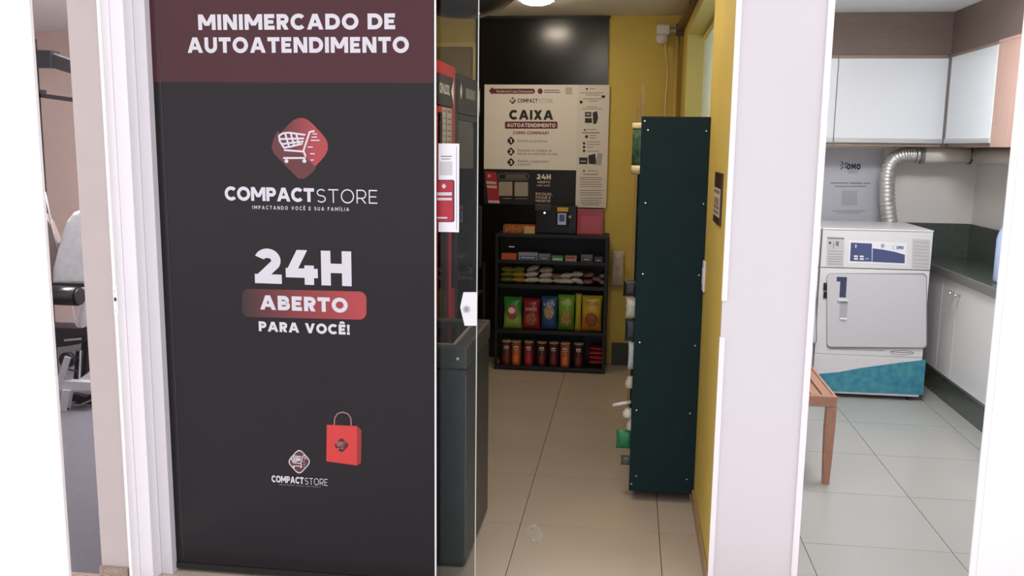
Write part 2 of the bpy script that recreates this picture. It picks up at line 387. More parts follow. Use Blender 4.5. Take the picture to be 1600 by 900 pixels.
# shop
WIN0, WIN1, WZ0, WZ1 = 4.13, 6.15, 1.0, 2.385
struct('wall_shop_side', box(XR, .48, 3.211, WIN0, -.06, CE), yellow)
struct('wall_shop_side_far', box(XR, .48, WIN1, 6.72, -.06, CE), yellow)
struct('wall_shop_side_low', box(XR, .48, WIN0, WIN1, -.06, WZ0), yellow)
struct('wall_shop_side_top', box(XR, .48, WIN0, WIN1, WZ1, CE), yellow)
struct('wall_shop_jamb', box(XR + .001, .52, WIN1 - .012, WIN1 - .0005, WZ0, WZ1), pale_yellow)
struct('wall_shop_soffit', box(XR + .001, .52, WIN0, WIN1 - .0125, WZ1 - .012, WZ1 - .0005), pale_yellow)
w1 = struct('window_1', box(.45, .453, WIN0 + .002, WIN1 - .014, WZ0 + .002, WZ1 - .014), frosted('frosted_pane', (226, 230, 216)))
BX('window_frame', pale_yellow, w1, .440, .4495, WIN0 + .004, WIN1 - .014, WZ1 - .06, WZ1 - .0145)
BX('window_frame', pale_yellow, w1, .440, .4495, 5.10, 5.14, WZ0 + .002, WZ1 - .061)
struct('wall_back_shop', box(-1.75, .48, 6.72, 6.82, -.06, CE), yellow)
struct('wall_left_shop', box(-1.85, -1.75, 3.08, 6.82, -.06, CE), yellow)
struct('ceiling_shop', box(-1.85, .48, 3.31, 6.82, CE, CE + .1), ceil_mat)
struct('baseboard_shop', box(.330, .3395, 3.212, 4.045, 0, .07, c=.002), M('shop_baseboard', (168, 140, 106), .4, noise=(20, .1)))
struct('baseboard_shade_back', box(-.10, .328, 6.70, 6.7195, 0, .17, c=.002), M('baseboard_with_shade', (40, 52, 46), .35, noise=(30, .15)))  # one dark band covers the baseboard and the shadow above it
# laundry
LB, LR = 6.95, 2.49
wl = M('laundry_wall_tile', (232, 226, 221), .3, noise=(3, .015))
struct('wall_back_laundry', box(.4805, LR + .1, LB, LB + .1, -.06, CE), wl)
struct('wall_right_laundry', box(LR, LR + .1, 3.31, LB, -.06, CE), wl)
for nm_, y0, y1, z0, z1 in (('wall_left_laundry', 3.41, WIN0, -.06, CE), ('wall_left_laundry_far', WIN1, LB, -.06, CE), ('wall_left_laundry_low', WIN0, WIN1, -.06, WZ0), ('wall_left_laundry_top', WIN0, WIN1, WZ1, CE)):
    struct(nm_, box(.4805, .50, y0, y1, z0, z1), white_wall)
struct('ceiling_laundry', box(.4805, LR + .1, 3.31, LB + .1, CE, CE + .1), ceil_white)
# gym
struct('wall_back_gym', box(-6.1, -1.86, 7.4, 7.5, -.06, 2.56), gym_paint)
struct('wall_left_gym', box(-6.1, -6, 2.99, 7.4, -.06, 2.56), gym_paint)
struct('wall_right_gym', box(-1.87, -1.86, 3.08, 7.4, -.06, 2.56), gym_paint)
struct('ceiling_gym', box(-6.1, -1.86, 3.0, 7.5, 2.56, 2.66), ceil_white)

# ------------------------------------------------------------------ lamps
def fill_panel(name, label, x0, x1, y0, y1, z, strength, col):
    t = thing(name, label, 'lamp', ((x0 + x1) / 2, (y0 + y1) / 2, z - .12))
    BX('ceiling_rose', white_plastic, t, (x0 + x1) / 2 - .05, (x0 + x1) / 2 + .05, (y0 + y1) / 2 - .05, (y0 + y1) / 2 + .05, z - .0905, z - .0005)
    BX('diffuser', M(name + '_glow', col, emit=strength), t, x0, x1, y0, y1, z - .12, z - .091)
fill_panel('laundry_fill_panel', 'unseen square light panel added to light the laundry', 1.15, 1.65, 4.5, 5.0, CE, LAUNDRY_FILL, (250, 252, 255))  # added out of view, hung low so it also lights the ceiling
fill_panel('gym_fill_panel', 'unseen square light panel added to light the gym room', -3.2, -2.4, 4.6, 5.6, 2.56, GYM_FILL, (255, 250, 248))  # added above the view to light the gym
lt = thing('round_ceiling_lamp', 'round glowing ceiling lamp above the snack shelf', 'lamp', (-.63, 5.9, CE - .045))
MB().lathe([(.10, 0), (.115, -.01), (.115, -.018)][::-1], (-.63, 5.9, CE)).build('lamp_ring', white_plastic, lt)
MB().lathe([(.02, -.044), (.06, -.04), (.09, -.03), (.1, -.0185)], (-.63, 5.9, CE), 28).build('diffuser', M('warm_glow', (255, 239, 216), emit=SHOP_LAMP), lt)
l2 = thing('round_ceiling_lamp', 'unseen round lamp added just inside the shop doorway', 'lamp', (-.32, 3.95, CE - .045))  # second lamp, added out of view to brighten the shop front
MB().lathe([(.10, 0), (.115, -.01), (.115, -.018)][::-1], (-.32, 3.95, CE)).build('lamp_ring', white_plastic, l2)
MB().lathe([(.02, -.044), (.06, -.04), (.09, -.03), (.1, -.0185)], (-.32, 3.95, CE), 28).build('diffuser', M('entrance_fill_glow', (255, 239, 216), emit=ENTRANCE_FILL), l2)
dm = thing('ceiling_dome', 'large black rounded dome hanging from the shop ceiling', 'ceiling dome', (-.85, 4.5, 2.255))
MB().lathe([(.02, 0), (.12, .012), (.2, .045), (.27, .1), (.3, .17), (.3, .19)], (-.85, 4.5, 2.257), 36).build('dome', M('dome_black', (34, 34, 36), .3), dm)
MB().cyl((-.85, 4.5, 2.45), (-.85, 4.5, CE), .03).build('stem', black_plastic, dm)
MB().cyl((-.75, 4.41, 2.268), (-.75, 4.41, 2.262), .006).build('white_mark', white_plastic, dm)  # small white disc on the underside of the dome

# ------------------------------------------------------------------ printed glass pane
PYN = 3.06
pl = thing('printed_glass_panel', 'black printed glass pane with white lettering and red cart emblem', 'glass panel', (-1.2, PYN, .01))
xL, xR_ = PY(255, 450, PYN).x, PY(679, 450, PYN).x
vinyl = M('black_vinyl', (32, 29, 33), .16, spec=.27, noise=(1.5, .06))
BX('pane', vinyl, pl, xL, xR_, PYN, PYN + .01, .012, 2.6)
BX('edge_strip', M('bright_edge', (250, 250, 252), .3), pl, xR_, xR_ + .0045, PYN - .001, PYN + .011, .012, 2.6)
BX('bottom_rail', black_plastic, pl, xL, xR_, PYN - .004, PYN - .0003, .013, PY(480, 893, PYN).z)
L1, L2, L3 = PYN - .0008, PYN - .0016, PYN - .0024
zb = PY(470, 129, L1).z
BX('headline_band', M('maroon_vinyl', (74, 40, 46), .18, spec=.27, noise=(1.5, .05)), pl, xL, xR_ - .003, L1, PYN - .0002, zb, 2.6)
BX('side_seam', M('vinyl_seam', (58, 52, 56), .3), pl, PY(266, 450, L2).x, PY(266, 450, L2).x + .0025, L2, L2 + .0003, .05, 2.6)
pxt('lettering', 'MINIMERCADO DE', .26, pl, print_white, L2, (310, 45), (618, 47.5), 24.5)
pxt('lettering', 'AUTOATENDIMENTO', .26, pl, print_white, L2, (293, 81.5), (639, 83.5), 24.5)
dc = PY(470, 229, L1)
dm_ = ppoly('emblem_diamond', pl, grad('emblem_gradient', (56, 36, 40), (168, 62, 68), 0, PY(436, 229, L1).x - wloc(pl).x, PY(492, 229, L1).x - wloc(pl).x), L1, rdiamond(470, 229, 52, 55, .36))
ppoly('emblem_dark_print', pl, M('emblem_dark', (96, 42, 48), .2), L1 - .0003, [(434, 204), (494, 262), (488, 270), (476, 279), (466, 279), (428, 240), (424, 230), (428, 216)])  # darker printed part of the emblem
cart(pl, print_white, L2, 467, 229, .389, 2.9)
pxt('lettering', 'COMPACT', .25, pl, print_white, L2, (351.5, 312.5), (491, 316), 21.5, .06)
pxt('lettering', 'STORE', .09, pl, print_white, L2, (495, 316.5), (590, 318.5), 21.5, .2)
pxt('lettering', 'IMPACTANDO VOCÊ E SUA FAMÍLIA', .19, pl, print_white, L2, (394.5, 327), (545.5, 329.5), 5.6, .5)
pxt('lettering', '24H', .27, pl, print_white, L2, (397.5, 443), (549.5, 446.5), 54, .1)
pxx0, pxx1 = PY(378, 475, L1).x - wloc(pl).x, PY(560, 475, L1).x - wloc(pl).x
ppoly('red_pill', pl, grad('pill_gradient', (40, 32, 36), (172, 62, 68), 0, pxx0, pxx1), L1, [(x, y + (x - 378) * .024) for x, y in rrect(378, 451, 572.5, 495, 11)])
pxt('lettering', 'ABERTO', .27, pl, print_white, L2, (406.5, 484), (543.5, 488), 22.5)
pxt('lettering', 'PARA VOCÊ!', .27, pl, print_white, L2, (404.5, 518), (546.5, 522.5), 15.5)
ppoly('emblem_outline', pl, print_white, L1, rdiamond(467.5, 721.5, 19.5, 21.5, .3))
ppoly('emblem_diamond', pl, M('emblem_maroon', (96, 46, 52), .25), L1 - .0004, rdiamond(467.5, 721.5, 17.6, 19.4, .3))
cart(pl, print_white, L2, 467, 721, .155, 1.2)
pxt('lettering', 'COMPACT', .25, pl, print_white, L2, (424.5, 753.5), (474.5, 756), 10.5, .06)
pxt('lettering', 'STORE', .1, pl, print_white, L2, (476.5, 757), (512, 759), 10.5, .2)
pxt('lettering', 'IMPACTANDO VOCÊ E SUA FAMÍLIA', .19, pl, M('print_dim', (130, 126, 130), .4), L2, (436, 758.5), (501, 762), 2.4, .5)
B5 = lambda x, y: (340 + x / 2.432, 530 + y / 2.432)
ppoly('shopping_bag', pl, M('bag_red', (206, 56, 54), .35), L1, [B5(415, 325), B5(530, 330), B5(530, 480), B5(413, 464)])
ppoly('bag_side', pl, M('bag_red_dark', (150, 40, 42), .35), L1, [B5(530.5, 330), B5(547, 346), B5(545, 470), B5(530.5, 480)])
hp = [(443, 326), (445, 300), (455, 283), (475, 277), (496, 284), (506, 300), (508, 328)]
ppoly('bag_handle', pl, M('bag_handle_pink', (168, 120, 122), .4), L2, *[seg(B5(*a), B5(*b), 1.7) for a, b in zip(hp, hp[1:])])
ppoly('bag_emblem', pl, M('bag_emblem_dark', (76, 22, 28), .4), L1 - .0005, rdiamond(*B5(471, 403), 12.5, 12.5, .3))
cart(pl, M('bag_cart', (176, 110, 112), .4), L2, *B5(470, 403), .1, .8)

# ------------------------------------------------------------------ sliding glass door
GY = 3.10
gd = thing('sliding_glass_door', 'clear sliding glass door partly drawn behind the black printed pane', 'glass door', (-1.1, GY, .012))
gxr = PY(747, 60, GY).x
BX('pane', glass('door_glass', (232, 236, 236)), gd, -1.72, gxr, GY, GY + .008, .014, 2.6)
BX('edge', M('glass_edge', (205, 210, 208), .25), gd, gxr, gxr + .0025, GY - .0005, GY + .0085, .014, 2.6)
lk = [(724, 457), (746, 457), (746, 509), (726, 509), (719, 480)]
lkA = [PY(x, y, GY - .012) for x, y in lk]
xo = gxr + .004
lkA[1].x = lkA[2].x = xo
lo = MB().prism(lkA, (0, .0115, 0)).build('lock', M('lock_white', (232, 232, 236), .35), gd)
c = PY(729, 483, GY - .012)
MB().cyl(c, c + Vector((0, -.004, 0)), .0115, n=20).build('lock_cylinder', steel, lo)
BX('key_slot', black_plastic, lo, c.x - .001, c.x + .001, c.y - .0046, c.y - .0041, c.z - .006, c.z + .006)
BX('wheel_cover', white_plastic, gd, PY(702, 897, GY - .006).x, PY(711, 897, GY - .006).x, GY - .006, GY - .0005, .016, .032)
# card stuck on the door
cd = thing('sticker_card', 'white instruction card with a red phone picture stuck on the glass door', 'card', (-.67, GY - .003, PY(698, 362, GY).z))
Yc = GY - .003
a, b = PY(678, 224, Yc), PY(717, 363, Yc)
BX('card', M('card_white', (240, 240, 246), .5), cd, xR_ + .006, b.x, Yc, GY - .0003, b.z, a.z)
Y1, Y2, Y3 = Yc - .0006, Yc - .0012, Yc - .0018
ppoly('border_line', cd, print_grey, Y1, rect(713, 228, 713.6, 359))
ppoly('text_line', cd, print_grey, Y1, rect(689, 243.6, 706, 245))
ppoly('text_line', cd, print_grey, Y1, rect(690, 248, 704, 249))
ppoly('code_square', cd, M('code_grey', (206, 206, 210), .6), Y1, rect(687, 252.5, 707, 273.5))
ppoly('phone', cd, M('phone_dark', (52, 22, 30), .4), Y1, rrect(682.5, 281, 710, 347, 3))
ppoly('phone_screen', cd, M('screen_red', (176, 36, 56), .4), Y2, rrect(682.6, 282.5, 708, 346, 2))
ppoly('phone_emblem', cd, print_white, Y3, rdiamond(693.5, 291, 4, 4.4, .3))
ppoly('phone_bar', cd, print_white, Y3, rect(683, 300.5, 706, 305.5), rect(683, 309, 706, 313), rect(683, 339, 699, 341.5))

# ------------------------------------------------------------------ chest freezer
FX, FY0, FY1, FZ = -.592, 3.245, 3.815, .885
cf = thing('chest_freezer', 'low dark chest freezer just behind the glass door', 'freezer', (-.95, 3.53, 0))
fm = M('freezer_grey', (50, 56, 58), .35, noise=(10, .05))
BX('body', fm, cf, -1.35, FX, FY0, FY1, .006, .80, c=.012)
BX('skirting', black_plastic, cf, -1.33, FX - .015, FY0 + .015, FY1 - .015, .0005, .0055)
BX('top_rim', M('freezer_rim', (66, 70, 69), .3, metal=.1), cf, -1.35, FX + .004, FY0 - .004, FY0 + .05, .801, FZ, c=.008)
BX('top_rim', MATS['freezer_rim'], cf, -1.35, FX + .004, FY1 - .05, FY1 + .004, .801, FZ, c=.008)
BX('top_rim', MATS['freezer_rim'], cf, FX - .05, FX + .004, FY0 + .051, FY1 - .051, .801, FZ, c=.008)
BX('top_rim', MATS['freezer_rim'], cf, -1.35, -1.30, FY0 + .051, FY1 - .051, .801, FZ, c=.008)
BX('lid_trim', M('lid_trim', (170, 164, 152), .3), cf, FX - .062, FX - .051, FY0 + .051, FY1 - .051, FZ - .03, FZ + .002)
BX('lid_trim', MATS['lid_trim'], cf, -1.299, FX - .063, FY0 + .0505, FY0 + .06, FZ - .03, FZ + .002)
BX('glass_lid', glass('lid_glass', (200, 206, 206)), cf, -1.299, FX - .063, FY0 + .0605, FY1 - .052, FZ - .02, FZ - .012)
BX('corner_trim', M('corner_trim', (86, 92, 92), .3), cf, FX - .004, FX + .002, FY0 - .002, FY0 + .004, .05, .78)
MB().cyl((FX - .03, FY0 - .004, .845), (FX - .03, FY0 - .01, .845), .006, n=12).build('lock', chrome, cf)

# ------------------------------------------------------------------ upright coolers
def cooler(name, label, X, y0, y1, H, edge, head, content, fw=.03, tb=.03):
    t = thing(name, label, 'refrigerator', (X - .3, (y0 + y1) / 2, 0)); hz = H - .19
    dark = M('cooler_body', (34, 34, 34), .4)
    BX('side_panel', edge, t, X - .62, X - .002, y0, y0 + fw, .08, H, c=.004)
    BX('side_panel', edge, t, X - .62, X - .002, y1 - fw, y1, .08, H, c=.004)
    BX('back_panel', M('cooler_liner', (226, 224, 214), .5), t, X - .62, X - .60, y0 + fw + .001, y1 - fw - .001, .08, H)
    BX('top_panel', edge, t, X - .599, X - .002, y0 + fw + .001, y1 - fw - .001, H - tb, H)
    BX('base', dark, t, X - .62, X, y0, y1, .02, .0795)
    h = BX('header_sign', head, t, X - .03, X + .004, y0 + fw + .001, y1 - fw - .001, hz, H - tb - .0005)
    for z in (.35, .7, 1.05, 1.38): BX('shelf', steel, t, X - .59, X - .07, y0 + fw + .002, y1 - fw - .002, z, z + .008)
    d = BX('door_glass', glass(name + '_glass', (206, 210, 208)), t, X - .02, X - .012, y0 + fw + .03, y1 - fw - .03, .12, hz - .035)
    for a, b, c_, e in ((y0 + fw + .001, y0 + fw + .029, .085, hz - .004), (y1 - fw - .029, y1 - fw - .001, .085, hz - .004), (y0 + fw + .03, y1 - fw - .03, .085, .119), (y0 + fw + .03, y1 - fw - .03, hz - .034, hz - .004)):
        BX('door_frame', edge if content else dark, t, X - .03, X, a, b, c_, e, c=.003)
    BX('interior_lamp', M('cooler_glow', (255, 250, 235), emit=2.2 if not content else .6) if not content else M('cooler_glow_dim', (255, 250, 235), emit=.5), t, X - .06, X - .035, y0 + fw + .02, y1 - fw - .02, hz - .06, hz - .045)
    BX('door_handle', black_plastic, d, X + .0005, X + .025, y1 - fw - .024, y1 - fw - .009, .95, 1.3, c=.004)
    return t, h, hz
red_edge = M('cooler_red', (196, 44, 54), .35)
dk_edge = M('cooler_dark', (44, 43, 42), .4)
head_m = M('header_print', (52, 46, 46), .45)
CX = -.85
rc, rh, rhz = cooler('beverage_cooler', 'red framed upright drinks cooler with a dark header sign', CX, 3.84, 4.345, 2.005, red_edge, head_m, True, .075, .055)
dk, dh, dhz = cooler('beverage_cooler', 'dark upright drinks cooler standing beyond the red one', CX, 4.36, 5.045, 1.985, dk_edge, head_m, False)
UY, VZ = Vector((0, 1, 0)), Vector((0, 0, 1))
def on_cooler(parent, fn, z0, h, y0, wdt, *a): return fn
stroke_text('lettering', 'COM ALCOOL', .2, rh, paper, Vector((CX + .006, 3.95, 1.865)), UY, VZ, .225, .045)
MB().add([Vector((CX + .0065, y_, z_)) for y_, z_ in ((4.2685, 1.822), (4.2685, 1.945), (4.205, 1.884))], [[0, 1, 2]]).build('emblem', paper, rh)
BX('header_bar', M('header_letter', (168, 162, 154), .5), dh, CX + .0045, CX + .0065, 4.60, 4.86, 1.875, 1.925)
MB().add([Vector((CX + .006, 4.46 + u, 1.90 + v)) for u, v in rdiamond(0, 0, .032, .042, .15)], [list(range(24))]).build('emblem', paper, dh)
MB().add([Vector((CX + .0065, y_, z_)) for y_, z_ in ((5.013, 1.80), (5.013, 1.95), (4.955, 1.875))], [[0, 1, 2]]).build('emblem', paper, dh)
for k, (y0, y1) in enumerate(((4.03, 4.105), (4.125, 4.235))):
    p = BX('notice_sheet', M('notice_paper', (196, 184, 166), .7), None, CX + .001, CX + .003, y0, y1, 1.635, 1.805)
    tag(p, ['narrow printed notice taped to the red cooler door', 'wide printed notice taped to the red cooler door'][k], 'notice')
    for z in (1.785, 1.755, 1.73, 1.70, 1.675, 1.65): BX('text_line', print_grey, p, CX + .0031, CX + .0036, y0 + .012, y1 - .012, z, z + .012 if z > 1.78 else z + .006)
def bottle(name, label, cat, x, y, z, r, h, mat, cap, group=None):
    t = thing(name, label, cat, (x, y, z), group)
    MB().lathe([(r * .9, 0), (r, h * .03), (r, h * .62), (r * .85, h * .7), (r * .36, h * .86), (r * .34, h * .93)], (x, y, z), 14).build('body', mat, t)
    MB().cyl((x, y, z + h * .931), (x, y, z + h), r * .42, n=12).build('cap', cap, t); return t
drink = [M('drink_amber', (120, 70, 30), .2), M('drink_clear', (180, 190, 190), .15), M('drink_green', (60, 96, 50), .2), M('drink_dark', (40, 24, 20), .2)]
nm = ['amber', 'clear', 'green', 'dark brown']
for j, z in enumerate((.358, .708, 1.058)):
    for i in range(4):
        bottle('drink_bottle', f'{nm[(i + j) % 4]} drink bottle on the {["lowest", "second", "third"][j]} shelf of the dark cooler', 'bottle', CX - .14, 4.46 + i * .16, z, .036, .26, drink[(i + j) % 4], black_plastic, 'drink bottles in the dark cooler')
for j, z in enumerate((.708, 1.058)):
    for i in range(2):
        bottle('drink_bottle', f'{nm[(i + j) % 4]} drink bottle on the {["lower", "upper"][j]} shelf of the red cooler', 'bottle', CX - .14, 4.10 + i * .13, z, .036, .25, drink[(i + j) % 4], white_plastic, 'drink bottles in the red cooler')
bottle('small_bottle', 'small dark green bottle standing on top of the dark cooler', 'bottle', CX - .25, 5.0, 1.985, .035, .13, M('bottle_green_dark', (44, 56, 34), .3), black_plastic)

# ------------------------------------------------------------------ back wall: door frame, black panel, posters
BK = 6.72
d1 = struct('door_1', box(-1.70, PY(740, 80, BK).x, BK - .02, BK - .0005, 0, PY(700, 74, BK).z), M('back_door', (150, 126, 76), .5, noise=(4, .05)))
xf = PY(744, 80, BK).x; zf = PY(700, 67, BK).z
BX('door_frame', M('frame_yellow', (236, 206, 130), .5), d1, PY(740, 80, BK).x + .0005, xf, BK - .035, BK - .0005, 0, zf)
BX('door_frame', MATS['frame_yellow'], d1, -1.70, PY(740, 80, BK).x, BK - .035, BK - .0005, PY(700, 74, BK).z + .0005, zf)
xp0, xp1 = xf + .002, PY(952, 25, BK - .02).x
bp = thing('back_panel', 'glossy black wall panel behind the snack shelf', 'wall panel', ((xp0 + xp1) / 2, BK - .02, 0))
BX('panel', black_gloss, bp, xp0, xp1, BK - .02, BK - .0005, .02, CE - .002)
BX('top_trim', dark_metal, bp, xp0, xp1 + .01, BK - .03, BK - .0205, CE - .02, CE - .002)
PB = BK - .026
po = thing('checkout_poster', 'large white self-checkout instruction poster above the card terminal', 'poster', (-.75, PB, 1.19))
a, b = PY(757, 132, PB), PY(947, 325, PB)
xd = PY(902, 200, PB).x; zm = PY(830, 265, PB).z
BX('sheet', paper, po, a.x, xd - .0005, PB, BK - .0205, zm, a.z)
BX('side_sheet', M('paper_side', (232, 224, 216), .7), po, xd, b.x, PB, BK - .0205, b.z, a.z)
BX('dark_sheet', M('paper_black', (20, 18, 20), .5), po, a.x, xd - .0005, PB, BK - .0205, PY(830, 320, PB).z, zm - .0005)
Q1, Q2 = PB - .001, PB - .002
ppoly('maroon_pill', po, print_maroon, Q1, rrect(769, 138.5, 836, 146.5, 4), rdiamond(769, 142, 5.5, 6, .25))
pft('lettering', 'Residencial Luana Damasceno', po, paper, Q2, (776, 144.5), (833, 144.7), 4)
ppoly('round_emblem', po, print_maroon, Q1, [(844 + 4 * math.cos(i * PI / 9), 142.5 + 4.4 * math.sin(i * PI / 9)) for i in range(18)])
ppoly('text_line', po, print_grey, Q1, rect(850, 140.4, 874, 141.8), rect(850, 143.6, 876, 145))
ppoly('code_square', po, M('code_beige', (196, 188, 180), .7), Q1, rect(883.5, 136.5, 894, 147.5))
ppoly('emblem_diamond', po, print_dark, Q1, rdiamond(801, 157.3, 5.6, 6, .3)); cart(po, paper, Q2, 801, 157, .045, .7)
pxt('lettering', 'COMPACT', .22, po, print_dark, Q1, (808.5, 160.4), (840, 160.6), 6.2, .1)
pxt('lettering', 'STORE', .09, po, print_grey, Q1, (842, 160.6), (864, 160.8), 6.2, .2)
pxt('lettering', 'CAIXA', .28, po, print_dark, Q1, (795.5, 187), (864.5, 187), 15)
ppoly('title_box', po, print_maroon, Q1, rrect(789, 190, 871, 201, 1.5))
pxt('lettering', 'AUTOATENDIMENTO', .24, po, paper, Q2, (792, 198.6), (868, 198.8), 6)
pxt('lettering', 'COMO COMPRAR?', .22, po, print_maroon, Q1, (801.5, 210), (858, 210.2), 4.8)
for n_, yy in (('1', 220), ('2', 237), ('3', 253.5)):
    ppoly('number_diamond', po, print_dark, Q1, rdiamond(798.3, yy, 6.6, 7.2, .25))
    pxt('lettering', n_, .26, po, paper, Q2, (796.6 - (.8 if n_ != '1' else 0), yy + 3), (800 + (.6 if n_ != '1' else -.3), yy + 3), 6)
for t_, yy, xe in (('Escolha os produtos', 221.8, 855), ('Escaneie os códigos de', 236.6, 862), ('barras ou selecione na tela', 241.8, 871), ('Realize o pagamento', 253.4, 857), ('e pronto!', 258.2, 829)):
    pft('lettering', t_, po, print_grey, Q1, (809, yy), (xe, yy + .3), 3.7)
# side column
ppoly('text_line', po, M('print_light', (150, 142, 138), .6), Q1, *[rect(x0, y, x1, y + 1.1) for x0, x1, y in
      ((921, 930, 138), (907, 943, 144.5), (915, 938, 147.8), (911, 941, 154), (920, 934, 157.2), (917, 933, 166.5), (909, 941, 169.5), (917, 932, 202), (917, 938, 221), (917, 938, 225), (917, 928, 229.5), (917, 936, 235.5), (918, 934, 266.5),
       (906, 940, 277), (906, 941, 280), (906, 938, 284), (906, 941, 287.5), (906, 940, 291), (906, 941, 297), (906, 939, 300.5), (906, 941, 304), (907, 941, 309), (907, 936, 312.5), (907, 940, 316), (910, 936, 319))])
ppoly('text_line', po, print_grey, Q1, rect(909, 206.8, 937, 208.2))
ppoly('text_line', po, print_grey, Q1, rect(911, 271.8, 935, 273))
ppoly('emblem_diamond', po, print_dark, Q1, *[rdiamond(x, y, s, s * 1.1, .25) for x, y, s in ((917, 139, 2), (908, 159.5, 3), (914, 203, 1.8), (916.5, 213.5, 3), (912.5, 267, 1.8))])
ppoly('bullet', po, print_dark, Q1, *[[(912.5 + 2 * math.cos(i * PI / 6), y + 2.2 * math.sin(i * PI / 6)) for i in range(12)] for y in (224, 229.8, 235.8)])
ppoly('corner_mark', po, print_dark, Q1, rect(940, 149, 945.5, 153))
ppoly('text_line', po, MATS['print_light'], Q1, rect(921, 211, 931.5, 212.2), rect(921, 214.8, 931.5, 216))
ppoly('machine_picture', po, M('picture_dark', (44, 40, 40), .5), Q1, rect(914, 175, 924, 182.5), rect(914, 184.5, 925, 192), [(926, 176), (933, 173.5), (934.5, 184), (932, 193), (927, 194)], rect(905, 246, 918, 256.5), [(919, 243), (930, 240), (932, 257), (920, 256)])
ppoly('phone_picture', po, M('picture_grey', (178, 172, 168), .5), Q2, [(934, 239), (942, 240), (939, 258.5), (930.5, 256.5)], rect(907, 251, 916, 253), rect(916, 177, 922, 180))
# dark part
ppoly('red_phone', po, print_red, Q1, [(758, 268), (775.5, 269), (781, 316.5), (763, 317.5)])
ppoly('phone_bar', po, M('phone_bar_pale', (206, 186, 178), .6), Q2, [(759.5, 283), (775, 284), (775.6, 288), (760, 287)], [(760.5, 289.4), (776, 290.3), (776.5, 294.3), (761, 293.3)], [(762.5, 313), (780, 313.4), (781, 317.5), (763, 317)])
ppoly('phone_emblem', po, M('emblem_pale', (210, 170, 160), .6), Q2, rdiamond(764.5, 275, 3, 3.4, .3))
ppoly('pill_outline', po, M('outline_pale', (150, 140, 132), .6), Q1, *[seg(p, q, .7) for p, q in zip(rrect(778.5, 271, 826, 281, 4.8), rrect(778.5, 271, 826, 281, 4.8)[1:] + rrect(778.5, 271, 826, 281, 4.8)[:1])])
ppoly('text_line', po, MATS['outline_pale'], Q2, rect(790, 273.5, 821, 274.6), rect(790, 276, 822, 277), rect(790, 278.2, 823, 279), rect(786, 309.5, 799, 310.6), rect(805, 309.8, 824, 310.9))
ppoly('code_square', po, M('code_tan', (168, 156, 142), .7), Q2, rect(779.5, 284, 800.5, 306), rect(804, 284.5, 825, 306.5))
pxt('lettering', '24H', .28, po, paper, Q1, (838.5, 280), (860.5, 280.4), 8)
pxt('lettering', 'ABERTO', .26, po, MATS['phone_bar_pale'], Q1, (839.5, 286), (859.5, 286.4), 3.4)
pxt('lettering', 'PARA VOCÊ!', .26, po, MATS['phone_bar_pale'], Q1, (839, 291), (859, 291.4), 2.6)
for t_, yy, xe in (('ESCOLHA,', 305, 863), ('PAGUE E', 310.5, 860), ('PRONTO!', 316, 860)):
    pxt('lettering', t_, .26, po, MATS['phone_bar_pale'], Q1, (837, yy), (xe, yy + .2), 4.2)
# ------------------------------------------------------------------ snack shelf
SY0, SY1 = 6.40, 6.685
sx0, sx1 = -.955, -.14
sh = thing('snack_shelf', 'dark open snack shelf unit against the black panel', 'shelf', ((sx0 + sx1) / 2, 6.55, 0))
SZ = [.03, .300, .635, .815]
TOP = .985
for x in (sx0, sx1 - .022):
    for y in (SY0, SY1 - .022): BX('upright', dark_metal, sh, x, x + .022, y, y + .022, 0, TOP)
for z in SZ: BX('shelf_board', shelf_dark, sh, sx0 + .0225, sx1 - .0225, SY0 + .002, SY1 - .005, z - .016, z, c=.002)
for z in SZ: BX('shelf_lip', dark_metal, sh, sx0 + .0225, sx1 - .0225, SY0 - .004, SY0 + .0015, z - .02, z + .006)
BX('top_board', shelf_dark, sh, sx0, sx1, SY0 - .004, SY1, TOP + .0005, TOP + .02, c=.002)
BX('back_board', shelf_dark, sh, sx0 + .0225, sx1 - .0225, SY1 - .0045, SY1, .03, TOP)
BX('side_panel', glass('smoked_side', (150, 156, 150)), sh, sx1 - .010, sx1 - .004, SY0 + .0225, SY1 - .0225, .03, TOP)
BX('price_label', paper, sh, PY(795, 384, SY0).x, PY(804, 384, SY0).x, SY0 - .0055, SY0 - .0042, .912, .92)
TZ = TOP + .0205

# things on top
def pbox(name, label, cat, x0, x1, ytop, z0, Y, d, mat, group=None, face=None, facepx=None):
    """a carton: pixel span x0..x1, top pixel row ytop, standing at z0 with its front at Y"""
    a = PY(x0, ytop, Y); b = PY(x1, ytop, Y)
    t = thing(name, label, cat, ((a.x + b.x) / 2, Y + d / 2, z0), group)
    BX('carton', mat, t, a.x, b.x, Y, Y + d, z0, a.z, c=.003)
    return t, a, b
t, a, b = pbox('display_carton', 'orange and cream display carton of sweets on top of the snack shelf', 'carton', 786, 836, 352, TZ, 6.46, .14, M('carton_orange', (190, 92, 46), .5, noise=(35, .5), second=(120, 44, 26)))
w_ = b.x - a.x
BX('cream_panel', M('carton_cream', (214, 176, 110), .5), t, a.x + w_ * .66, b.x - .002, 6.4585, 6.4597, TZ + .003, a.z - .003)
for k in range(6): BX('sweet_print', M('sweet_brown', (168, 120, 62), .5), t, a.x + .02 + k * .024, a.x + .038 + k * .024, 6.4585, 6.4597, TZ + .012 + (k % 2) * .012, TZ + .045 + (k % 3) * .008)
tm = thing('payment_terminal', 'black self-payment terminal with yellow topped card reader', 'terminal', (-.55, 6.55, TZ))
a, b = PY(836, 345, 6.5), PY(901, 345, 6.5)
BX('stand', M('terminal_black', (15, 15, 17), .35), tm, a.x, b.x, 6.52, 6.62, TZ, PY(860, 322, 6.5).z, c=.006)
a2, b2 = PY(836, 319, 6.48), PY(862, 330, 6.48)
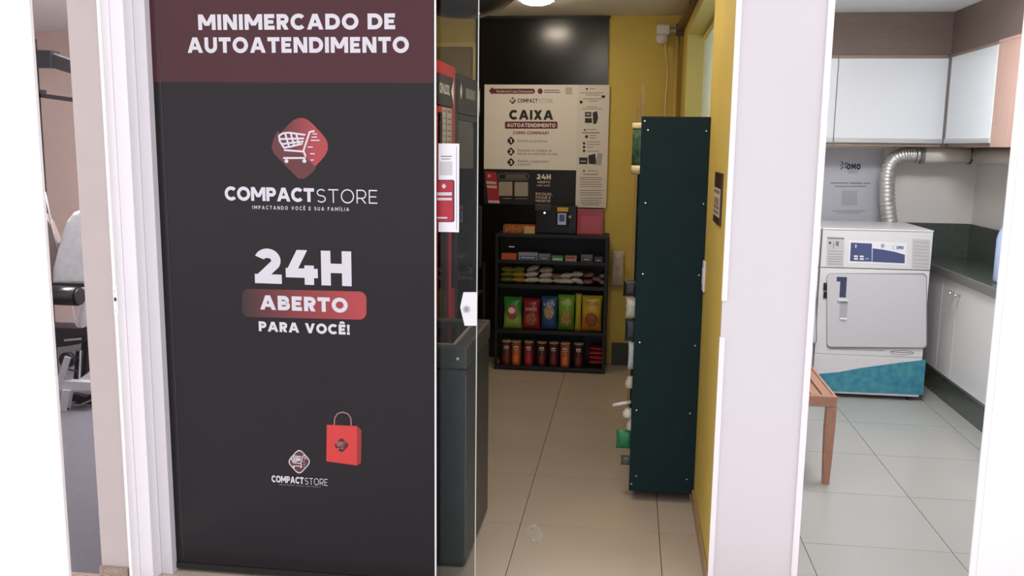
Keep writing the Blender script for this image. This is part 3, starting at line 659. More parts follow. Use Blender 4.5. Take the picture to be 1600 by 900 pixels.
BX('scanner_head', M('terminal_grey', (58, 54, 52), .4), tm, a2.x, b2.x, 6.46, 6.5195, b2.z, a2.z, c=.006)
led = PY(851, 332.5, 6.515)
MB().cyl(led, led + Vector((0, -.006, 0)), .0065, n=12).build('scanner_light', M('scanner_glow', (255, 255, 255), emit=2.5), tm)
a3, b3 = PY(869, 326, 6.48), PY(888, 353, 6.48)
rd = BX('card_reader', black_plastic, tm, a3.x, b3.x, 6.48, 6.5195, b3.z, a3.z, c=.006)
BX('reader_screen', M('reader_screen', (150, 160, 190), .2, emit=.25), rd, PY(871.5, 333, 6.479).x, PY(884.5, 333, 6.479).x, 6.4775, 6.4798, PY(870, 351, 6.479).z, PY(870, 333, 6.479).z)
BX('reader_display', M('reader_display', (90, 98, 130), .2), rd, PY(874, 333, 6.479).x, PY(882.5, 333, 6.479).x, 6.4768, 6.4774, PY(870, 346, 6.479).z, PY(870, 335, 6.479).z)
BX('yellow_top', M('reader_yellow', (226, 178, 40), .4), rd, PY(870.5, 333, 6.479).x, PY(888, 333, 6.479).x, 6.474, 6.4798, PY(870, 330.5, 6.479).z, PY(870, 324, 6.479).z, c=.002)
BX('button', steel, tm, PY(888.5, 340, 6.5).x, PY(892, 340, 6.5).x, 6.515, 6.5198, PY(889, 341, 6.5).z, PY(889, 337, 6.5).z)
a, b = PY(902, 327, 6.50), PY(942, 371, 6.50)
rb = thing('red_box', 'red glossy box leaning on top of the shelf beside the terminal', 'box', ((a.x + b.x) / 2, 6.52, TZ))
BX('box', M('box_red', (170, 34, 52), .22), rb, a.x, b.x, 6.50, 6.56, TZ, a.z, c=.003)
BX('inner_sleeve', M('sleeve_red', (190, 64, 78), .25), rb, a.x + .03, b.x - .025, 6.4985, 6.4997, TZ + .012, a.z - .045)

# second row: cartons
RZ = SZ[3] + .0005
row2 = [(783.5, 807, 396, (198, 96, 44), 'plain orange', None), (810, 840, 394.5, (146, 150, 168), 'wide blue and silver', (70, 90, 140)), (841.5, 860, 397, (120, 122, 132), 'short grey and blue', (60, 66, 90)),
        (861.5, 880.5, 399.5, (50, 128, 74), 'green and white', (190, 200, 190)), (883, 901, 400, (160, 150, 110), 'red topped pale green', (180, 60, 60)), (908, 926, 398, (104, 106, 118), 'slate grey', (60, 62, 74)), (928.5, 942.5, 401, (52, 52, 62), 'dark grey', (110, 104, 104))]
for x0, x1, yt, col, nm_, c2 in row2:
    a = PY(x0, yt, 6.42); b = PY(x1, yt, 6.42)
    t = thing('sweets_carton', f'{nm_} small carton of sweets on the upper shelf', 'carton', ((a.x + b.x) / 2, 6.46, RZ), 'small cartons on the upper shelf')
    BX('carton', M('carton_' + nm_.replace(' ', '_'), col, .45), t, a.x, b.x, 6.42, 6.50, RZ, a.z, c=.002)
    if c2:
        h = a.z - RZ
        BX('front_print', M('print_' + nm_.replace(' ', '_'), c2, .45), t, a.x + .01, b.x - .008, 6.4186, 6.4197, RZ + (h * .55 if 'red' in nm_ else .008), RZ + h * (.92 if 'red' in nm_ else .6))
        BX('print_band', M('print_band_pale', (196, 196, 200), .45), t, a.x + .02, b.x - .02, 6.418, 6.4185, RZ + h * .3, RZ + h * .45)

# pillow packs
def pillow(w, h, t, nu=12, nv=12, crimp=.06):
    """pillow-shaped pack in local axes: x width, z height, y thickness, front towards -y"""
    mb = MB(); F = {}; k = 0; vs = []
    for side in (-1, 1):
        for j in range(nv + 1):
            for i in range(nu + 1):
                u = i / nu * 2 - 1; v = j / nv * 2 - 1
                g = max(0, 1 - abs(u) ** 2.6) ** .5 * max(0, 1 - (abs(v) / (1 - crimp)) ** 3.0) ** .55 if abs(v) < 1 - crimp else 0
                wr = 1 - .07 * (1 - abs(v) ** 2) * (1 if abs(u) > .98 else .4)
                vs.append(Vector((u * w / 2 * wr, side * (t / 2 * g + .0012), (v + 1) * h / 2))); F[side, i, j] = k; k += 1
    fs = []
    for j in range(nv):
        for i in range(nu):
            a = [F[-1, i, j], F[-1, i + 1, j], F[-1, i + 1, j + 1], F[-1, i, j + 1]]; fs.append(a)
            fs.append([F[1, i, j], F[1, i, j + 1], F[1, i + 1, j + 1], F[1, i + 1, j]])
    for j in range(nv):
        for i in (0, nu): fs.append([F[-1, i, j], F[-1, i, j + 1], F[1, i, j + 1], F[1, i, j]])
    for i in range(nu):
        for j in (0, nv): fs.append([F[-1, i, j], F[-1, i + 1, j], F[1, i + 1, j], F[1, i, j]])
    return vs, fs
def surf_y(x, z, w, h, t, crimp=.06):
    u = max(-1, min(1, x / (w / 2))); v = max(-1, min(1, z / (h / 2) - 1))
    g = max(0, 1 - abs(u) ** 2.6) ** .5 * max(0, 1 - (abs(v) / (1 - crimp)) ** 3.0) ** .55 if abs(v) < 1 - crimp else 0
    return -(t / 2 * g + .0012)
# third row: flat packs lying in stacks
R3Z = SZ[2] + .0005
foil = {'yellow': M('pack_yellow', (186, 160, 50), .35, noise=(60, .3), bump=(50, .4)), 'green': M('pack_green', (110, 134, 50), .35, noise=(70, .5), second=(190, 180, 70), bump=(50, .4)),
        'speckled': M('pack_speckled', (160, 160, 70), .35, noise=(90, .5), second=(60, 70, 40), bump=(50, .4)),
        'white': M('pack_white', (222, 213, 202), .4, noise=(30, .15), bump=(50, .5)), 'brown': M('pack_brown', (110, 66, 56), .35, noise=(60, .4), second=(180, 150, 140), bump=(50, .5)), 'silver': M('pack_silver', (200, 200, 204), .2, metal=.6, bump=(40, .4))}
packs = [(791, 443, 24, 'speckled', 0), (791, 434.5, 22, 'speckled', 3), (792, 427, 22, 'green', -4), (809, 444, 24, 'yellow', -2), (809, 435, 24, 'yellow', 3), (808, 427, 22, 'green', 5),
         (829, 443, 26, 'white', 3), (829, 435, 23, 'white', 8), (831, 426, 22, 'white', 20), (851, 445, 26, 'white', 0), (852, 436.5, 23, 'white', 10), (852, 428, 24, 'white', 6), (873, 445, 24, 'white', -4),
         (868, 438, 20, 'brown', 0), (884, 446, 24, 'white', -6), (884, 437, 22, 'white', 6), (901, 444, 22, 'white', -18), (901, 434.5, 22, 'white', 2), (918, 445, 18, 'brown', 0), (920, 436, 18, 'brown', 10), (932, 443, 18, 'brown', -10), (940, 445.5, 9, 'silver', -28), (940, 437, 9, 'silver', -18)]
order = ['bottom', 'middle', 'top']; seen = {}
for i, (cx, yb, wpx, col, rot) in enumerate(packs):
    Y = 6.435; a = PY(cx - wpx / 2, yb, Y); b = PY(cx + wpx / 2, yb, Y); w = (b.x - a.x) * .95; hh = .04
    vs, fs = pillow(w, .11, hh, 8, 8)
    Rm = Matrix.Rotation(math.radians(-rot), 4, 'Y') @ Matrix.Rotation(math.radians(-90), 4, 'X')
    lo_ = min((Rm @ v).z for v in vs); zc = max(R3Z, PY(cx, yb + 1, Y).z) - lo_
    if PY(cx, yb + 1, Y).z < R3Z + .02: zc = R3Z - lo_
    seen[col] = seen.get(col, 0) + 1
    o = MB().add([Rm @ v + Vector(((a.x + b.x) / 2, Y + .055, zc)) for v in vs], fs, True).build('snack_pack', foil[col])
    nb = {'speckled': 'green speckled', 'brown': 'brown foil'}.get(col, col)
    oth = [p for p in packs if p[3] == col]; 
    rank = sorted(range(len(oth)), key=lambda k: oth[k][0] * 100 + oth[k][1]).index(oth.index((cx, yb, wpx, col, rot)))
    words_ = ['first', 'second', 'third', 'fourth', 'fifth', 'sixth', 'seventh', 'eighth', 'ninth', 'tenth', 'eleventh', 'twelfth']
    tag(o, f'{words_[rank]} {nb} flat snack pack counted from the cooler side on the middle shelf', 'snack pack', 'flat packs on the middle shelf')

# fourth row: crisp bags standing
R4Z = SZ[1] + .0005
bags = [(787, 816.5, 463, 'green crisp bag with a pale round crest at the cooler end of the row', (46, 140, 60), (150, 190, 80), (196, 110, 90), None, 0),
        (817, 845, 465, 'dark red crisp bag between the green and blue bags', (140, 28, 40), (170, 40, 44), (196, 120, 90), 'DORITOS', 2),
        (846, 872, 462, 'blue crisp bag with pale oval picture', (44, 92, 140), (40, 84, 130), (206, 186, 140), 'LAYS', 2),
        (872, 899, 460, 'bright lime green crisp bag beside the blue bag', (120, 170, 50), (90, 140, 50), (206, 170, 90), 'TORCIDA', -1),
        (899.5, 909, 458, 'narrow yellow bag squeezed beside the big yellow bag', (190, 180, 50), (180, 160, 50), None, None, 0),
        (909, 942, 461, 'large yellow and orange snack bag at the wall end of the row', (206, 178, 50), (196, 128, 50), (176, 100, 40), 'YOKI', 0)]
for x0, x1, yt, lab, col, c2, c3, word, rot in bags:
    Y = 6.45; a = PY(x0, yt, Y); b = PY(x1, yt, Y); w = b.x - a.x; h = a.z - R4Z; tk = min(.075, w * .6)
    t = thing('crisp_bag', lab, 'crisp bag', ((a.x + b.x) / 2, Y, R4Z), 'crisp bags standing on the second shelf from the floor')
    vs, fs = pillow(w, h, tk); key = lab.split()[0] + lab.split()[1]
    g = grad('bag_' + key, c2, col, 2, h * .35, h * .6, .3)
    o = MB().add([v + t.location for v in vs], fs, True).build('bag', g, t)
    if c3:
        def disc(cx, cz, rx, rz, nm_, mt, off):
            V = [Vector((cx, 0, cz))]; Fc = []
            for rr in (.35, .7, 1):
                V += [Vector((cx + rx * rr * math.cos(2 * PI * i / 18), 0, cz + rz * rr * math.sin(2 * PI * i / 18))) for i in range(18)]
            for i in range(18):
                Fc.append([0, 1 + i, 1 + (i + 1) % 18])
                for q in (0, 1): Fc.append([1 + q * 18 + i, 1 + (q + 1) * 18 + i, 1 + (q + 1) * 18 + (i + 1) % 18, 1 + q * 18 + (i + 1) % 18])
            return MB().add([Vector((v.x, surf_y(v.x, v.z, w, h, tk) - off, v.z)) + t.location for v in V], Fc, True).build(nm_, mt, t)
        disc(0, h * (.36 if word in ('DORITOS', 'YOKI', 'TORCIDA') else .55), w * .3, h * (.2 if word else .24), 'picture_print', M('bagpic_' + key, c3, .35, noise=(70, .4), second=tuple(int(v * .6) for v in c3)), .0012)
        if word:
            L_ = t.location
            zz = h * (.62 if word in ('DORITOS',) else .74)
            font_text('lettering', word, t, M('bagtext_' + key, (230, 222, 200) if word != 'YOKI' else (150, 40, 30), .4), L_ + Vector((-w * .32, 0, zz)), Vector((1, 0, 0)), Vector((0, 0, 1)), w * .64, h * .1,
                      warp=lambda p: Vector((p.x, L_.y + surf_y(p.x - L_.x, p.z - L_.z, w, h, tk) - .0022, p.z)))
        else:
            disc(-.005, h * .6, w * .18, h * .1, 'crest_print', paper, .0025)

# bottom row: tubes and packets
R5Z = SZ[0] + .0005
cans = [(792, (96, 40, 36), 'first brown'), (807, (190, 96, 56), 'first orange'), (826.5, (150, 40, 50), 'single red'), (847, (84, 34, 34), 'second brown'), (865.5, (84, 36, 36), 'third brown'), (883.5, (186, 104, 64), 'second orange'), (904.5, (72, 36, 38), 'fourth brown')]
for cx, col, nm_ in cans:
    Y = 6.46; p = PY(cx, 531 + (cx - 792) * .04, Y); r = .035; h = p.z - R5Z
    t = thing('crisp_tube', f'{nm_} tall crisp tube from the cooler end of the bottom shelf', 'crisp tube', (p.x, Y, R5Z), 'crisp tubes on the bottom shelf')
    MB().lathe([(r * .97, 0), (r, .004), (r, h - .012)], (p.x, Y, R5Z), 20).build('tube', M('tube_' + nm_.replace(' ', '_'), col, .35, noise=(9, .12)), t)
    MB().lathe([(r * 1.02, h - .0118), (r * 1.04, h - .009), (r * 1.04, h - .002), (r * .9, h)], (p.x, Y, R5Z), 20).build('lid', M('tube_lid', (190, 170, 150), .4), t)
    V = []; Fc = []
    def strip(z, hz, wd, nm2, mt, ro):
        V = []; n = 10
        for j in (0, 1):
            for i in range(n + 1):
                an = -PI / 2 + (i / n * 2 - 1) * wd; V.append(Vector((p.x + (r + ro) * math.cos(an), Y + (r + ro) * math.sin(an), R5Z + z + j * hz)))
        MB().add(V, [[i, i + 1, n + 2 + i, n + 1 + i] for i in range(n)], True).build(nm2, mt, t)
    strip(h * .66, h * .13, .5, 'pale_oval', paper, .0008); strip(h * .69, h * .04, .42, 'moustache', black_plastic, .0016); strip(h * .12, h * .3, .5, 'picture_print', M('tube_pic_' + nm_.split()[1], tuple(min(255, int(v * 1.35)) for v in col), .4), .0008)
for k in range(4):
    Y = 6.46; a = PY(918.5, 570, Y); b = PY(943, 570, Y); w = b.x - a.x
    vs, fs = pillow(w, .12, .034, 8, 8); Rm = Matrix.Rotation(math.radians((-3, 4, -2, 3)[k]), 4, 'Y') @ Matrix.Rotation(math.radians(-90), 4, 'X')
    o = MB().add([Rm @ v + Vector(((a.x + b.x) / 2, Y + .06, R5Z + .0215 + k * .0345)) for v in vs], fs, True).build('red_packet', M('packet_red', (178, 44, 46), .35, noise=(40, .35), bump=(40, .4)))
    tag(o, f'red packet, {["lowest", "second lowest", "second from top", "topmost"][k]} of the stack beside the crisp tubes', 'packet', 'red packets on the bottom shelf')

# rack of bread packages behind the dark cooler
rk = thing('bread_rack', 'small dark rack of brown packages between the coolers and snack shelf', 'rack', (-1.08, 5.75, 0))
for x in (-1.22, -.965):
    for y in (5.58, 5.9): BX('post', dark_metal, rk, x, x + .015, y, y + .015, 0, .86)
for z in (.12, .42, .66): BX('shelf_board', shelf_dark, rk, -1.2045, -.9655, 5.5955, 5.8995, z, z + .012)
for k, (z, h, col, lb) in enumerate(((.6725, .2, (150, 116, 84), 'crumpled brown bread bag on the top of the dark rack'), (.4325, .2, (138, 120, 86), 'tan paper package on the middle of the dark rack'), (.1325, .24, (96, 100, 98), 'clear grey package on the bottom of the dark rack'))):
    vs, fs = pillow(.2, h, .12); o = MB().add([v + Vector((-1.085, 5.74, z)) for v in vs], fs, True).build('bread_bag', M('bread_bag_%d' % k, col, .5, noise=(14, .4), bump=(25, .6))); tag(o, lb, 'bag', 'packages on the dark rack')

# items by the wall right of the shelf
a = PY(966, 400, 6.6)
vs, fs = pillow(.1, .27, .05); o = MB().add([v + Vector((a.x, 6.66, PY(965, 449, 6.62).z)) for v in vs], fs, True).build('hanging_bag', M('hanging_bag_white', (196, 184, 164), .6, noise=(20, .2), bump=(30, .5)))
tag(o, 'white plastic bag hanging on the yellow wall beside the snack shelf', 'bag')

# ------------------------------------------------------------------ gondola beside the right wall
GY0, GY1 = 4.05, 5.35
gz0, gz1 = .045, 1.773
gx0, gx1 = .040, .3385
go = thing('wall_shelf_unit', 'tall dark green shelf unit seen end-on against the yellow wall', 'shelf', (.18, 4.7, 0))
BX('end_panel', green_panel, go, gx0, gx1, GY0, GY0 + .018, gz0, gz1, c=.0015)
BX('end_panel', green_panel, go, gx0, gx1, GY1 - .018, GY1, gz0, gz1, c=.0015)
BX('back_board', green_panel, go, gx1 - .012, gx1, GY0 + .0185, GY1 - .0185, gz0, gz1)
GS = [.05, .36, .66, .96, 1.24, 1.50]
for z in GS: BX('shelf_board', green_panel, go, gx0 + .01, gx1 - .0125, GY0 + .0185, GY1 - .0185, z, z + .016)
scr = [(1007.5, 189), (1012.5, 203), (1103.5, 204.5), (1008.5, 317), (1099, 318.5), (1004.5, 428), (1092, 430), (999.5, 535), (1086, 540), (994.5, 641), (1078, 646), (994, 744), (1073, 749), (986.5, 756)]
for x, y in scr:
    p = PY(x, y, GY0 - .001); MB().cyl(p + Vector((0, .0012, 0)), p, .0035, n=10).build('screw', chrome, go)
# goods along the front edge of the shelves
def gp(x, y, Y=4.2): return PY(x, y, Y)
cn = thing('green_canister', 'green snack canister with a cream lid on the top shelf of the green unit', 'canister', (.045, 4.2, 1.5165))
cz0 = 1.5165 - .0; r = .042
p0, p1 = gp(994, 312), gp(994, 243)
MB().lathe([(r, 0), (r, .2), (r * .95, .205)], (.045, 4.2, 1.5165), 22).build('can', M('can_green', (26, 66, 42), .35, noise=(30, .4), second=(96, 130, 90)), cn)
MB().lathe([(r * 1.05, .2055), (r * 1.07, .212), (r * 1.07, .228), (r * .98, .232)], (.045, 4.2, 1.5165), 22).build('lid', M('cream_lid', (226, 206, 160), .45), cn)
MB().lathe([(r * 1.005, .002), (r * 1.005, .04)], (.045, 4.2, 1.5165), 22).build('base_label', M('cream_lid', (226, 206, 160)), cn)
for k in range(4):
    z = 1.257 + .0; y = 4.13 + k * .1
for k, (zs, yy, wd, h, mt, nm_, lab) in enumerate((
        (1.2565, 4.14, .14, .20, M('pack_maroon', (92, 40, 36), .4, noise=(60, .5), second=(150, 110, 90)), 'snack_bag', 'maroon patterned snack bag on the shelf below the green canister'),
        (.9765, 4.14, .14, .22, M('pack_rust', (110, 56, 40), .4, noise=(60, .5), second=(60, 30, 26)), 'snack_bag', 'rust red snack bag on the fourth shelf of the green unit'),
        (.6765, 4.14, .14, .22, M('pack_foil', (170, 170, 166), .25, metal=.5, noise=(40, .4), bump=(40, .6)), 'snack_bag', 'silver foil bag on the third shelf of the green unit'),
        (.3765, 4.14, .14, .20, M('pack_navy', (30, 44, 56), .35, noise=(30, .5), second=(170, 172, 170), bump=(40, .4)), 'snack_bag', 'dark navy and white bag on the second shelf of the green unit'),
        )):
    vs, fs = pillow(wd, h, .09); Rz = Matrix.Rotation(math.radians(-90), 4, 'Z')
    o = MB().add([Rz @ v + Vector((.086, yy + .005, zs)) for v in vs], fs, True).build(nm_, mt); tag(o, lab, 'snack bag', 'bags on the green shelf unit')
    vs2 = [Rz @ v + Vector((.095, yy + .22, zs)) for v in vs]
    o = MB().add(vs2, fs, True).build(nm_, mt); tag(o, lab.replace('bag on', 'bag farther back on').replace(' below the', ' further back below the') if 'bag on the shelf below' not in lab else 'maroon patterned snack bag farther back below the green canister', 'snack bag', 'bags on the green shelf unit')
# things hanging from hooks at the edge
hk = MB().cyl(gp(986, 628, 4.12), gp(957, 633, 4.12), .0075, n=12).build('white_hook', white_plastic); tag(hk, 'white tube sticking out from the edge of the green shelf unit', 'hook')
def small(name, lab, cat, x0, y0, x1, y1, col, Y=4.11, shape='bag', rough=.4):
    a = gp(x0, y0, Y); b = gp(x1, y1, Y); w = b.x - a.x; h = a.z - b.z
    if shape == 'bag':
        vs, fs = pillow(w, h, min(.03, w * .5), 8, 8); o = MB().add([v + Vector(((a.x + b.x) / 2, Y, b.z)) for v in vs], fs, True).build(name, M(name + str(x0), col, rough, noise=(50, .25), bump=(40, .3)))
        return tag(o, lab, cat)
    o = MB().lathe([(w * .42, 0), (w * .5, h * .1), (w * .5, h * .6), (w * .3, h * .75), (w * .3, h)], ((a.x + b.x) / 2, Y, b.z), 14).build(name, M(name + str(x0), col, rough))
    return tag(o, lab, cat)
small('small_cup', 'small clear cup at the edge of the green shelf unit', 'cup', 977, 588, 992, 606, (196, 190, 178), shape='pot')
small('white_stopper', 'round white stopper below the white tube on the green unit', 'stopper', 973, 638, 990, 652, (226, 220, 206), shape='pot')
small('white_bottle', 'small white bottle above the green packet on the green unit', 'bottle', 979, 652, 994, 672, (216, 210, 198), shape='pot')
small('green_packet', 'bright green packet hanging from the edge of the green unit', 'packet', 963, 671, 990, 701, (30, 130, 84))
small('grey_packet', 'grey packet hanging lowest on the edge of the green unit', 'packet', 970, 711, 990, 727, (86, 92, 84))
small('white_packet', 'white patterned packet at the edge of the green unit above the cup', 'packet', 982, 534, 996, 577, (196, 200, 198))
small('silver_packet', 'crumpled silver packet hanging at mid height of the green unit', 'packet', 978, 464, 999, 497, (190, 186, 172), rough=.2)
small('navy_packet', 'dark navy packet between the silver and white packets', 'packet', 977, 498, 997, 533, (26, 40, 52))
small('dark_packet', 'black packet hanging above the silver packet on the green unit', 'packet', 974, 438, 998, 463, (26, 24, 22))
for k, (x, y) in enumerate(((1006.5, 131), (1002.5, 146), (997, 168))):
    Y = 5.36 + k * .12; p = PY(x, y, Y)
    o = box(p.x - .008, p.x + .006, Y, Y + .03, 0, p.z).build('wooden_stick', M('slat_wood', (196, 164, 100), .6, stretch=(10, 10, 1), noise=(8, .1)))
    tag(o, ['tallest', 'middle', 'shortest'][k] + ' thin wooden slat standing behind the green shelf unit', 'wooden slat', 'slats behind the green shelf unit')

# ------------------------------------------------------------------ right wall fittings
sg = thing('wall_sign', 'narrow black framed notice on the yellow door reveal', 'sign', (XR, 3.55, 1.32))
a, b = PX(1119.5, 330, XR), PX(1131, 330, XR)
y0, y1 = PX(1131, 272, XR).y, PX(1120.5, 272, XR).y; zt = PX(1126, 270, XR).z; zb_ = PX(1125, 352, XR).z
BX('frame', M('sign_brown', (58, 40, 32), .4), sg, XR - .008, XR - .0005, y0, y1, zb_, zt, c=.001)
BX('sheet', M('sign_sheet', (206, 186, 160), .6), sg, XR - .0095, XR - .0082, y0 + .012, y1 - .012, zb_ + .03, zb_ + (zt - zb_) * .7)
for q in (.2, .3, .6): BX('text_line', print_grey, sg, XR - .0102, XR - .0097, y0 + .03, y1 - .03, zb_ + (zt - zb_) * q, zb_ + (zt - zb_) * q + .012)
BX('code_square', M('sign_code', (150, 128, 104), .6), sg, XR - .0102, XR - .0097, y0 + .04, y1 - .04, zb_ + (zt - zb_) * .38, zb_ + (zt - zb_) * .52)
a, b = PX(1103.5, 410, XR), PX(1098, 450, XR)
sw = thing('light_switch', 'small white light switch plate on the yellow wall', 'switch', (XR, a.y, b.z))
BX('plate', white_plastic, sw, XR - .009, XR - .0005, a.y, a.y + .07, b.z, a.z, c=.002)
BX('rocker', frame_grey, sw, XR - .012, XR - .0092, a.y + .022, a.y + .048, b.z + .03, a.z - .03)
# junction box with white cable, conduit, brown cable tray
jb = thing('ceiling_sensor', 'white junction box with dangling cable near the ceiling corner', 'junction box', (.2, 6.68, 2.40))
c0 = PY(1036, 48, 6.68)
BX('box', white_plastic, jb, c0.x - .045, c0.x + .05, 6.64, 6.7195, c0.z - .03, c0.z + .04, c=.012)
MB().lathe([(.03, -.06), (.045, -.04), (.045, 0)], (c0.x - .005, 6.675, c0.z - .031), 16).build('sensor_head', white_plastic, jb)
MB().tube([PY(x, y, 6.66) for x, y in ((1039, 64), (1040, 80), (1043, 108), (1042.5, 130), (1040, 155), (1039, 195), (1038, 260))], .006, 8).build('cable', M('cable_cream', (232, 216, 170), .5), jb)
MB().cyl((c0.x + .051, 6.69, c0.z), (.328, 6.69, c0.z), .014, n=12).build('conduit', white_plastic, jb)
cp = MB().cyl((.30, 6.68, .2), (.30, 6.68, 2.42), .016, n=14).build('wall_conduit', M('conduit_yellow', (214, 186, 110), .4)); tag(cp, 'yellow painted conduit running down the back corner', 'conduit')
rl = thing('cable_tray', 'brown rail running along the top of the shop window', 'rail', (.31, 5.2, 2.44))
BX('rail', M('rail_brown', (110, 84, 56), .5), rl, .295, .339, 4.10, 6.62, 2.45, 2.49, c=.004)
BX('bracket', M('bracket_brown', (84, 70, 54), .4), rl, .285, .3395, 6.621, 6.66, 2.42, 2.50, c=.003)
MB().tube([(.30, 4.9, 2.449), (.30, 5.0, 2.42), (.305, 5.15, 2.41), (.305, 5.3, 2.43), (.305, 5.35, 2.449)], .004, 6).build('cord', M('cord_brown', (90, 70, 50), .6), rl)

# plastic scrap on the floor
sc = MB(); rnd = random.Random(3); cpt = PZ(836, 836, 0); nx, ny = 8, 10; g = []
for j in range(ny + 1):
    for i in range(nx + 1):
        u, v = i / nx - .5, j / ny - .5
        g.append(Vector((cpt.x + u * .07 * (1 - abs(v) * .8) + v * -.04, cpt.y + v * .16, .002 + rnd.random() * .016 * (1 - abs(u)) )))
sc.add(g, [[j * (nx + 1) + i, j * (nx + 1) + i + 1, (j + 1) * (nx + 1) + i + 1, (j + 1) * (nx + 1) + i] for j in range(ny) for i in range(nx)], True)
ps = sc.build('plastic_scrap', M('clear_film', (240, 240, 240), .12, alpha=.3)); tag(ps, 'crumpled scrap of clear plastic lying on the shop floor', 'plastic scrap')

# ------------------------------------------------------------------ laundry: dryers
DY = 6.05
enamel = M('dryer_enamel', (222, 220, 222), .3, noise=(2, .01))
enamel2 = M('dryer_door_enamel', (206, 203, 207), .3)
teal = M('teal_print', (48, 118, 156), .4, noise=(24, .25), second=(78, 156, 158))
def dryer(name, label, dx, full):
    D = lambda x, y, off=0: PY(x, y, DY - off) + Vector((dx, 0, 0))
    x0, x1 = D(1277, 500).x - .012, D(1449, 500).x - .0
    x0 = 1.254 + dx; x1 = 1.942 + dx; H = 1.135
    t = thing(name, label, 'dryer', ((x0 + x1) / 2, DY + .3, 0))
    zs = D(1360, 420).z; zl = D(1360, 556).z
    BX('cabinet', enamel, t, x0, x1, DY + .004, DY + .62, .03, H - .012, c=.006)
    BX('lid', enamel, t, x0 - .002, x1 + .002, DY - .004, DY + .622, H - .0119, H, c=.004)
    BX('control_panel', enamel, t, x0 + .002, x1 - .002, DY - .002, DY + .0038, zs + .003, H - .014, c=.002)
    BX('front_panel', enamel, t, x0 + .002, x1 - .002, DY - .001, DY + .0038, zl + .002, zs - .003, c=.002)
    BX('kick_panel', enamel, t, x0 + .002, x1 - .002, DY - .001, DY + .0038, .055, zl - .002, c=.002)
    BX('seam_gap', M('seam_dark', (90, 90, 94), .6), t, x0 + .003, x1 - .003, DY + .0015, DY + .0039, zs - .0028, zs + .0028)
    BX('base_strip', frame_grey, t, x0 + .004, x1 - .004, DY + .002, DY + .02, .03, .0548)
    for x in (x0 + .04, x1 - .07):
        for y in (DY + .03, DY + .55): MB().cyl((x + .015, y, .001), (x + .015, y, .0299), .018, n=10).build('foot', black_plastic, t)
    # door
    def rr(px, off, th, nm_, mt, r, par=t):
        pts = rrect(*px, r); return MB().prism([D(x, y, off) for x, y in pts], (0, th, 0)).build(nm_, mt, par)
    rr((1291.3, 426.8, 1448.5, 544.8), .0018, .0007, 'door_gasket', M('gasket_grey', (150, 148, 152), .5), 7)
    d = MB().prism([D(x, y + (x - 1291) * .012, .016) for x, y in rrect(1292.5, 428, 1447, 541.5, 6)], (0, .0141, 0)).build('door', enamel2, t)
    if not full: return t
    dk_ = M('numeral_navy', (52, 60, 92), .4)
    MB().prism([D(x, y, .0168) for x, y in ((1307.5, 432.5), (1323.5, 433), (1321.5, 465), (1311.5, 464.5), (1313, 440), (1307.2, 439.8))], (0, .0007, 0)).build('numeral', dk_, d)
    a, b = D(1309, 468, .018), D(1325, 470.5, .018)
    BX('handle_highlight', white_plastic, d, a.x, b.x, DY - .030, DY - .0162, b.z, a.z, c=.002)  # white strip painted as the highlight at the recess top
    a, b = D(1313, 471, .018), D(1323, 500, .018)
    BX('handle_recess', M('recess_shade_grey', (176, 174, 178), .4), d, a.x, b.x, DY - .0168, DY - .0161, b.z, a.z)  # flat plate, the shade of the recess is put into its grey
    a, b = D(1312, 496.5, .018), D(1323, 499.5, .018)
    BX('handle_highlight', white_plastic, d, a.x, b.x, DY - .026, DY - .0169, b.z, a.z, c=.002)  # white strip painted as the highlight at the recess bottom
    for ya, yb in ((442, 454), (456, 466)):
        a, b = D(1290.5, ya, .006), D(1293.5, yb, .006); BX('hinge', black_plastic, t, a.x - .014, b.x - .004, DY - .012, DY - .0019, b.z, a.z, c=.002)
    # control labels
    def quad(nm_, mt, off, *p): return MB().add([D(x, y, off) for x, y in p], [list(range(len(p)))]).build(nm_, mt, t)
    lab = M('label_grey', (196, 194, 196), .5)
    quad('label_sheet', lab, .003, (1292.5, 369.5), (1319.5, 370.5), (1318, 417), (1291, 415.5))
    quad('label_sheet', lab, .003, (1426, 373), (1453.5, 375), (1452, 420.5), (1424.5, 419.5))
    for y in (393, 397.5, 401.5, 405, 409, 413): quad('text_line', print_grey, .0036, (1294, y - 1), (1316, y - .3), (1316, y + .4), (1294, y - .3))
    for y in (378, 384, 389, 394, 399, 405, 411, 416): quad('text_line', M('text_soft', (160, 158, 162), .6), .0036, (1428, y), (1451, y + 1.2), (1451, y + 2), (1428, y + .8))
    quad('label_dot', black_plastic, .0036, *[(1297 + 1.8 * math.cos(i * PI / 6), 379.5 + 1.9 * math.sin(i * PI / 6)) for i in range(12)])
    quad('label_mark', print_grey, .0036, (1302, 378), (1303, 378), (1303, 389), (1302, 389)); quad('label_mark', print_grey, .0036, (1306, 377), (1311, 377.4), (1310, 385), (1306, 384))
    quad('label_head', print_grey, .0036, (1293, 371), (1319, 372), (1319, 374), (1293, 373))
    quad('control_face', M('control_white', (236, 235, 238), .35), .003, (1327, 375), (1417, 380), (1416, 414), (1326, 410.5))
    quad('control_display', navy, .0036, (1329.5, 379), (1362.5, 380.5), (1362, 409), (1328, 408))
    quad('control_sweep', navy, .0036, (1363.5, 388), (1380, 390), (1398, 393.5), (1414, 398), (1413.5, 411.5), (1363, 409.2))
    for x, y in ((1334.5, 399), (1343.5, 399.3), (1334.5, 403), (1343.5, 403.3)): quad('button', white_plastic, .0042, (x, y), (x + 6, y + .2), (x + 6, y + 2.8), (x, y + 2.6))
    quad('button', M('button_blue', (150, 156, 190), .4), .0042, (1352, 403), (1358, 403.2), (1358, 405.4), (1352, 405.2))
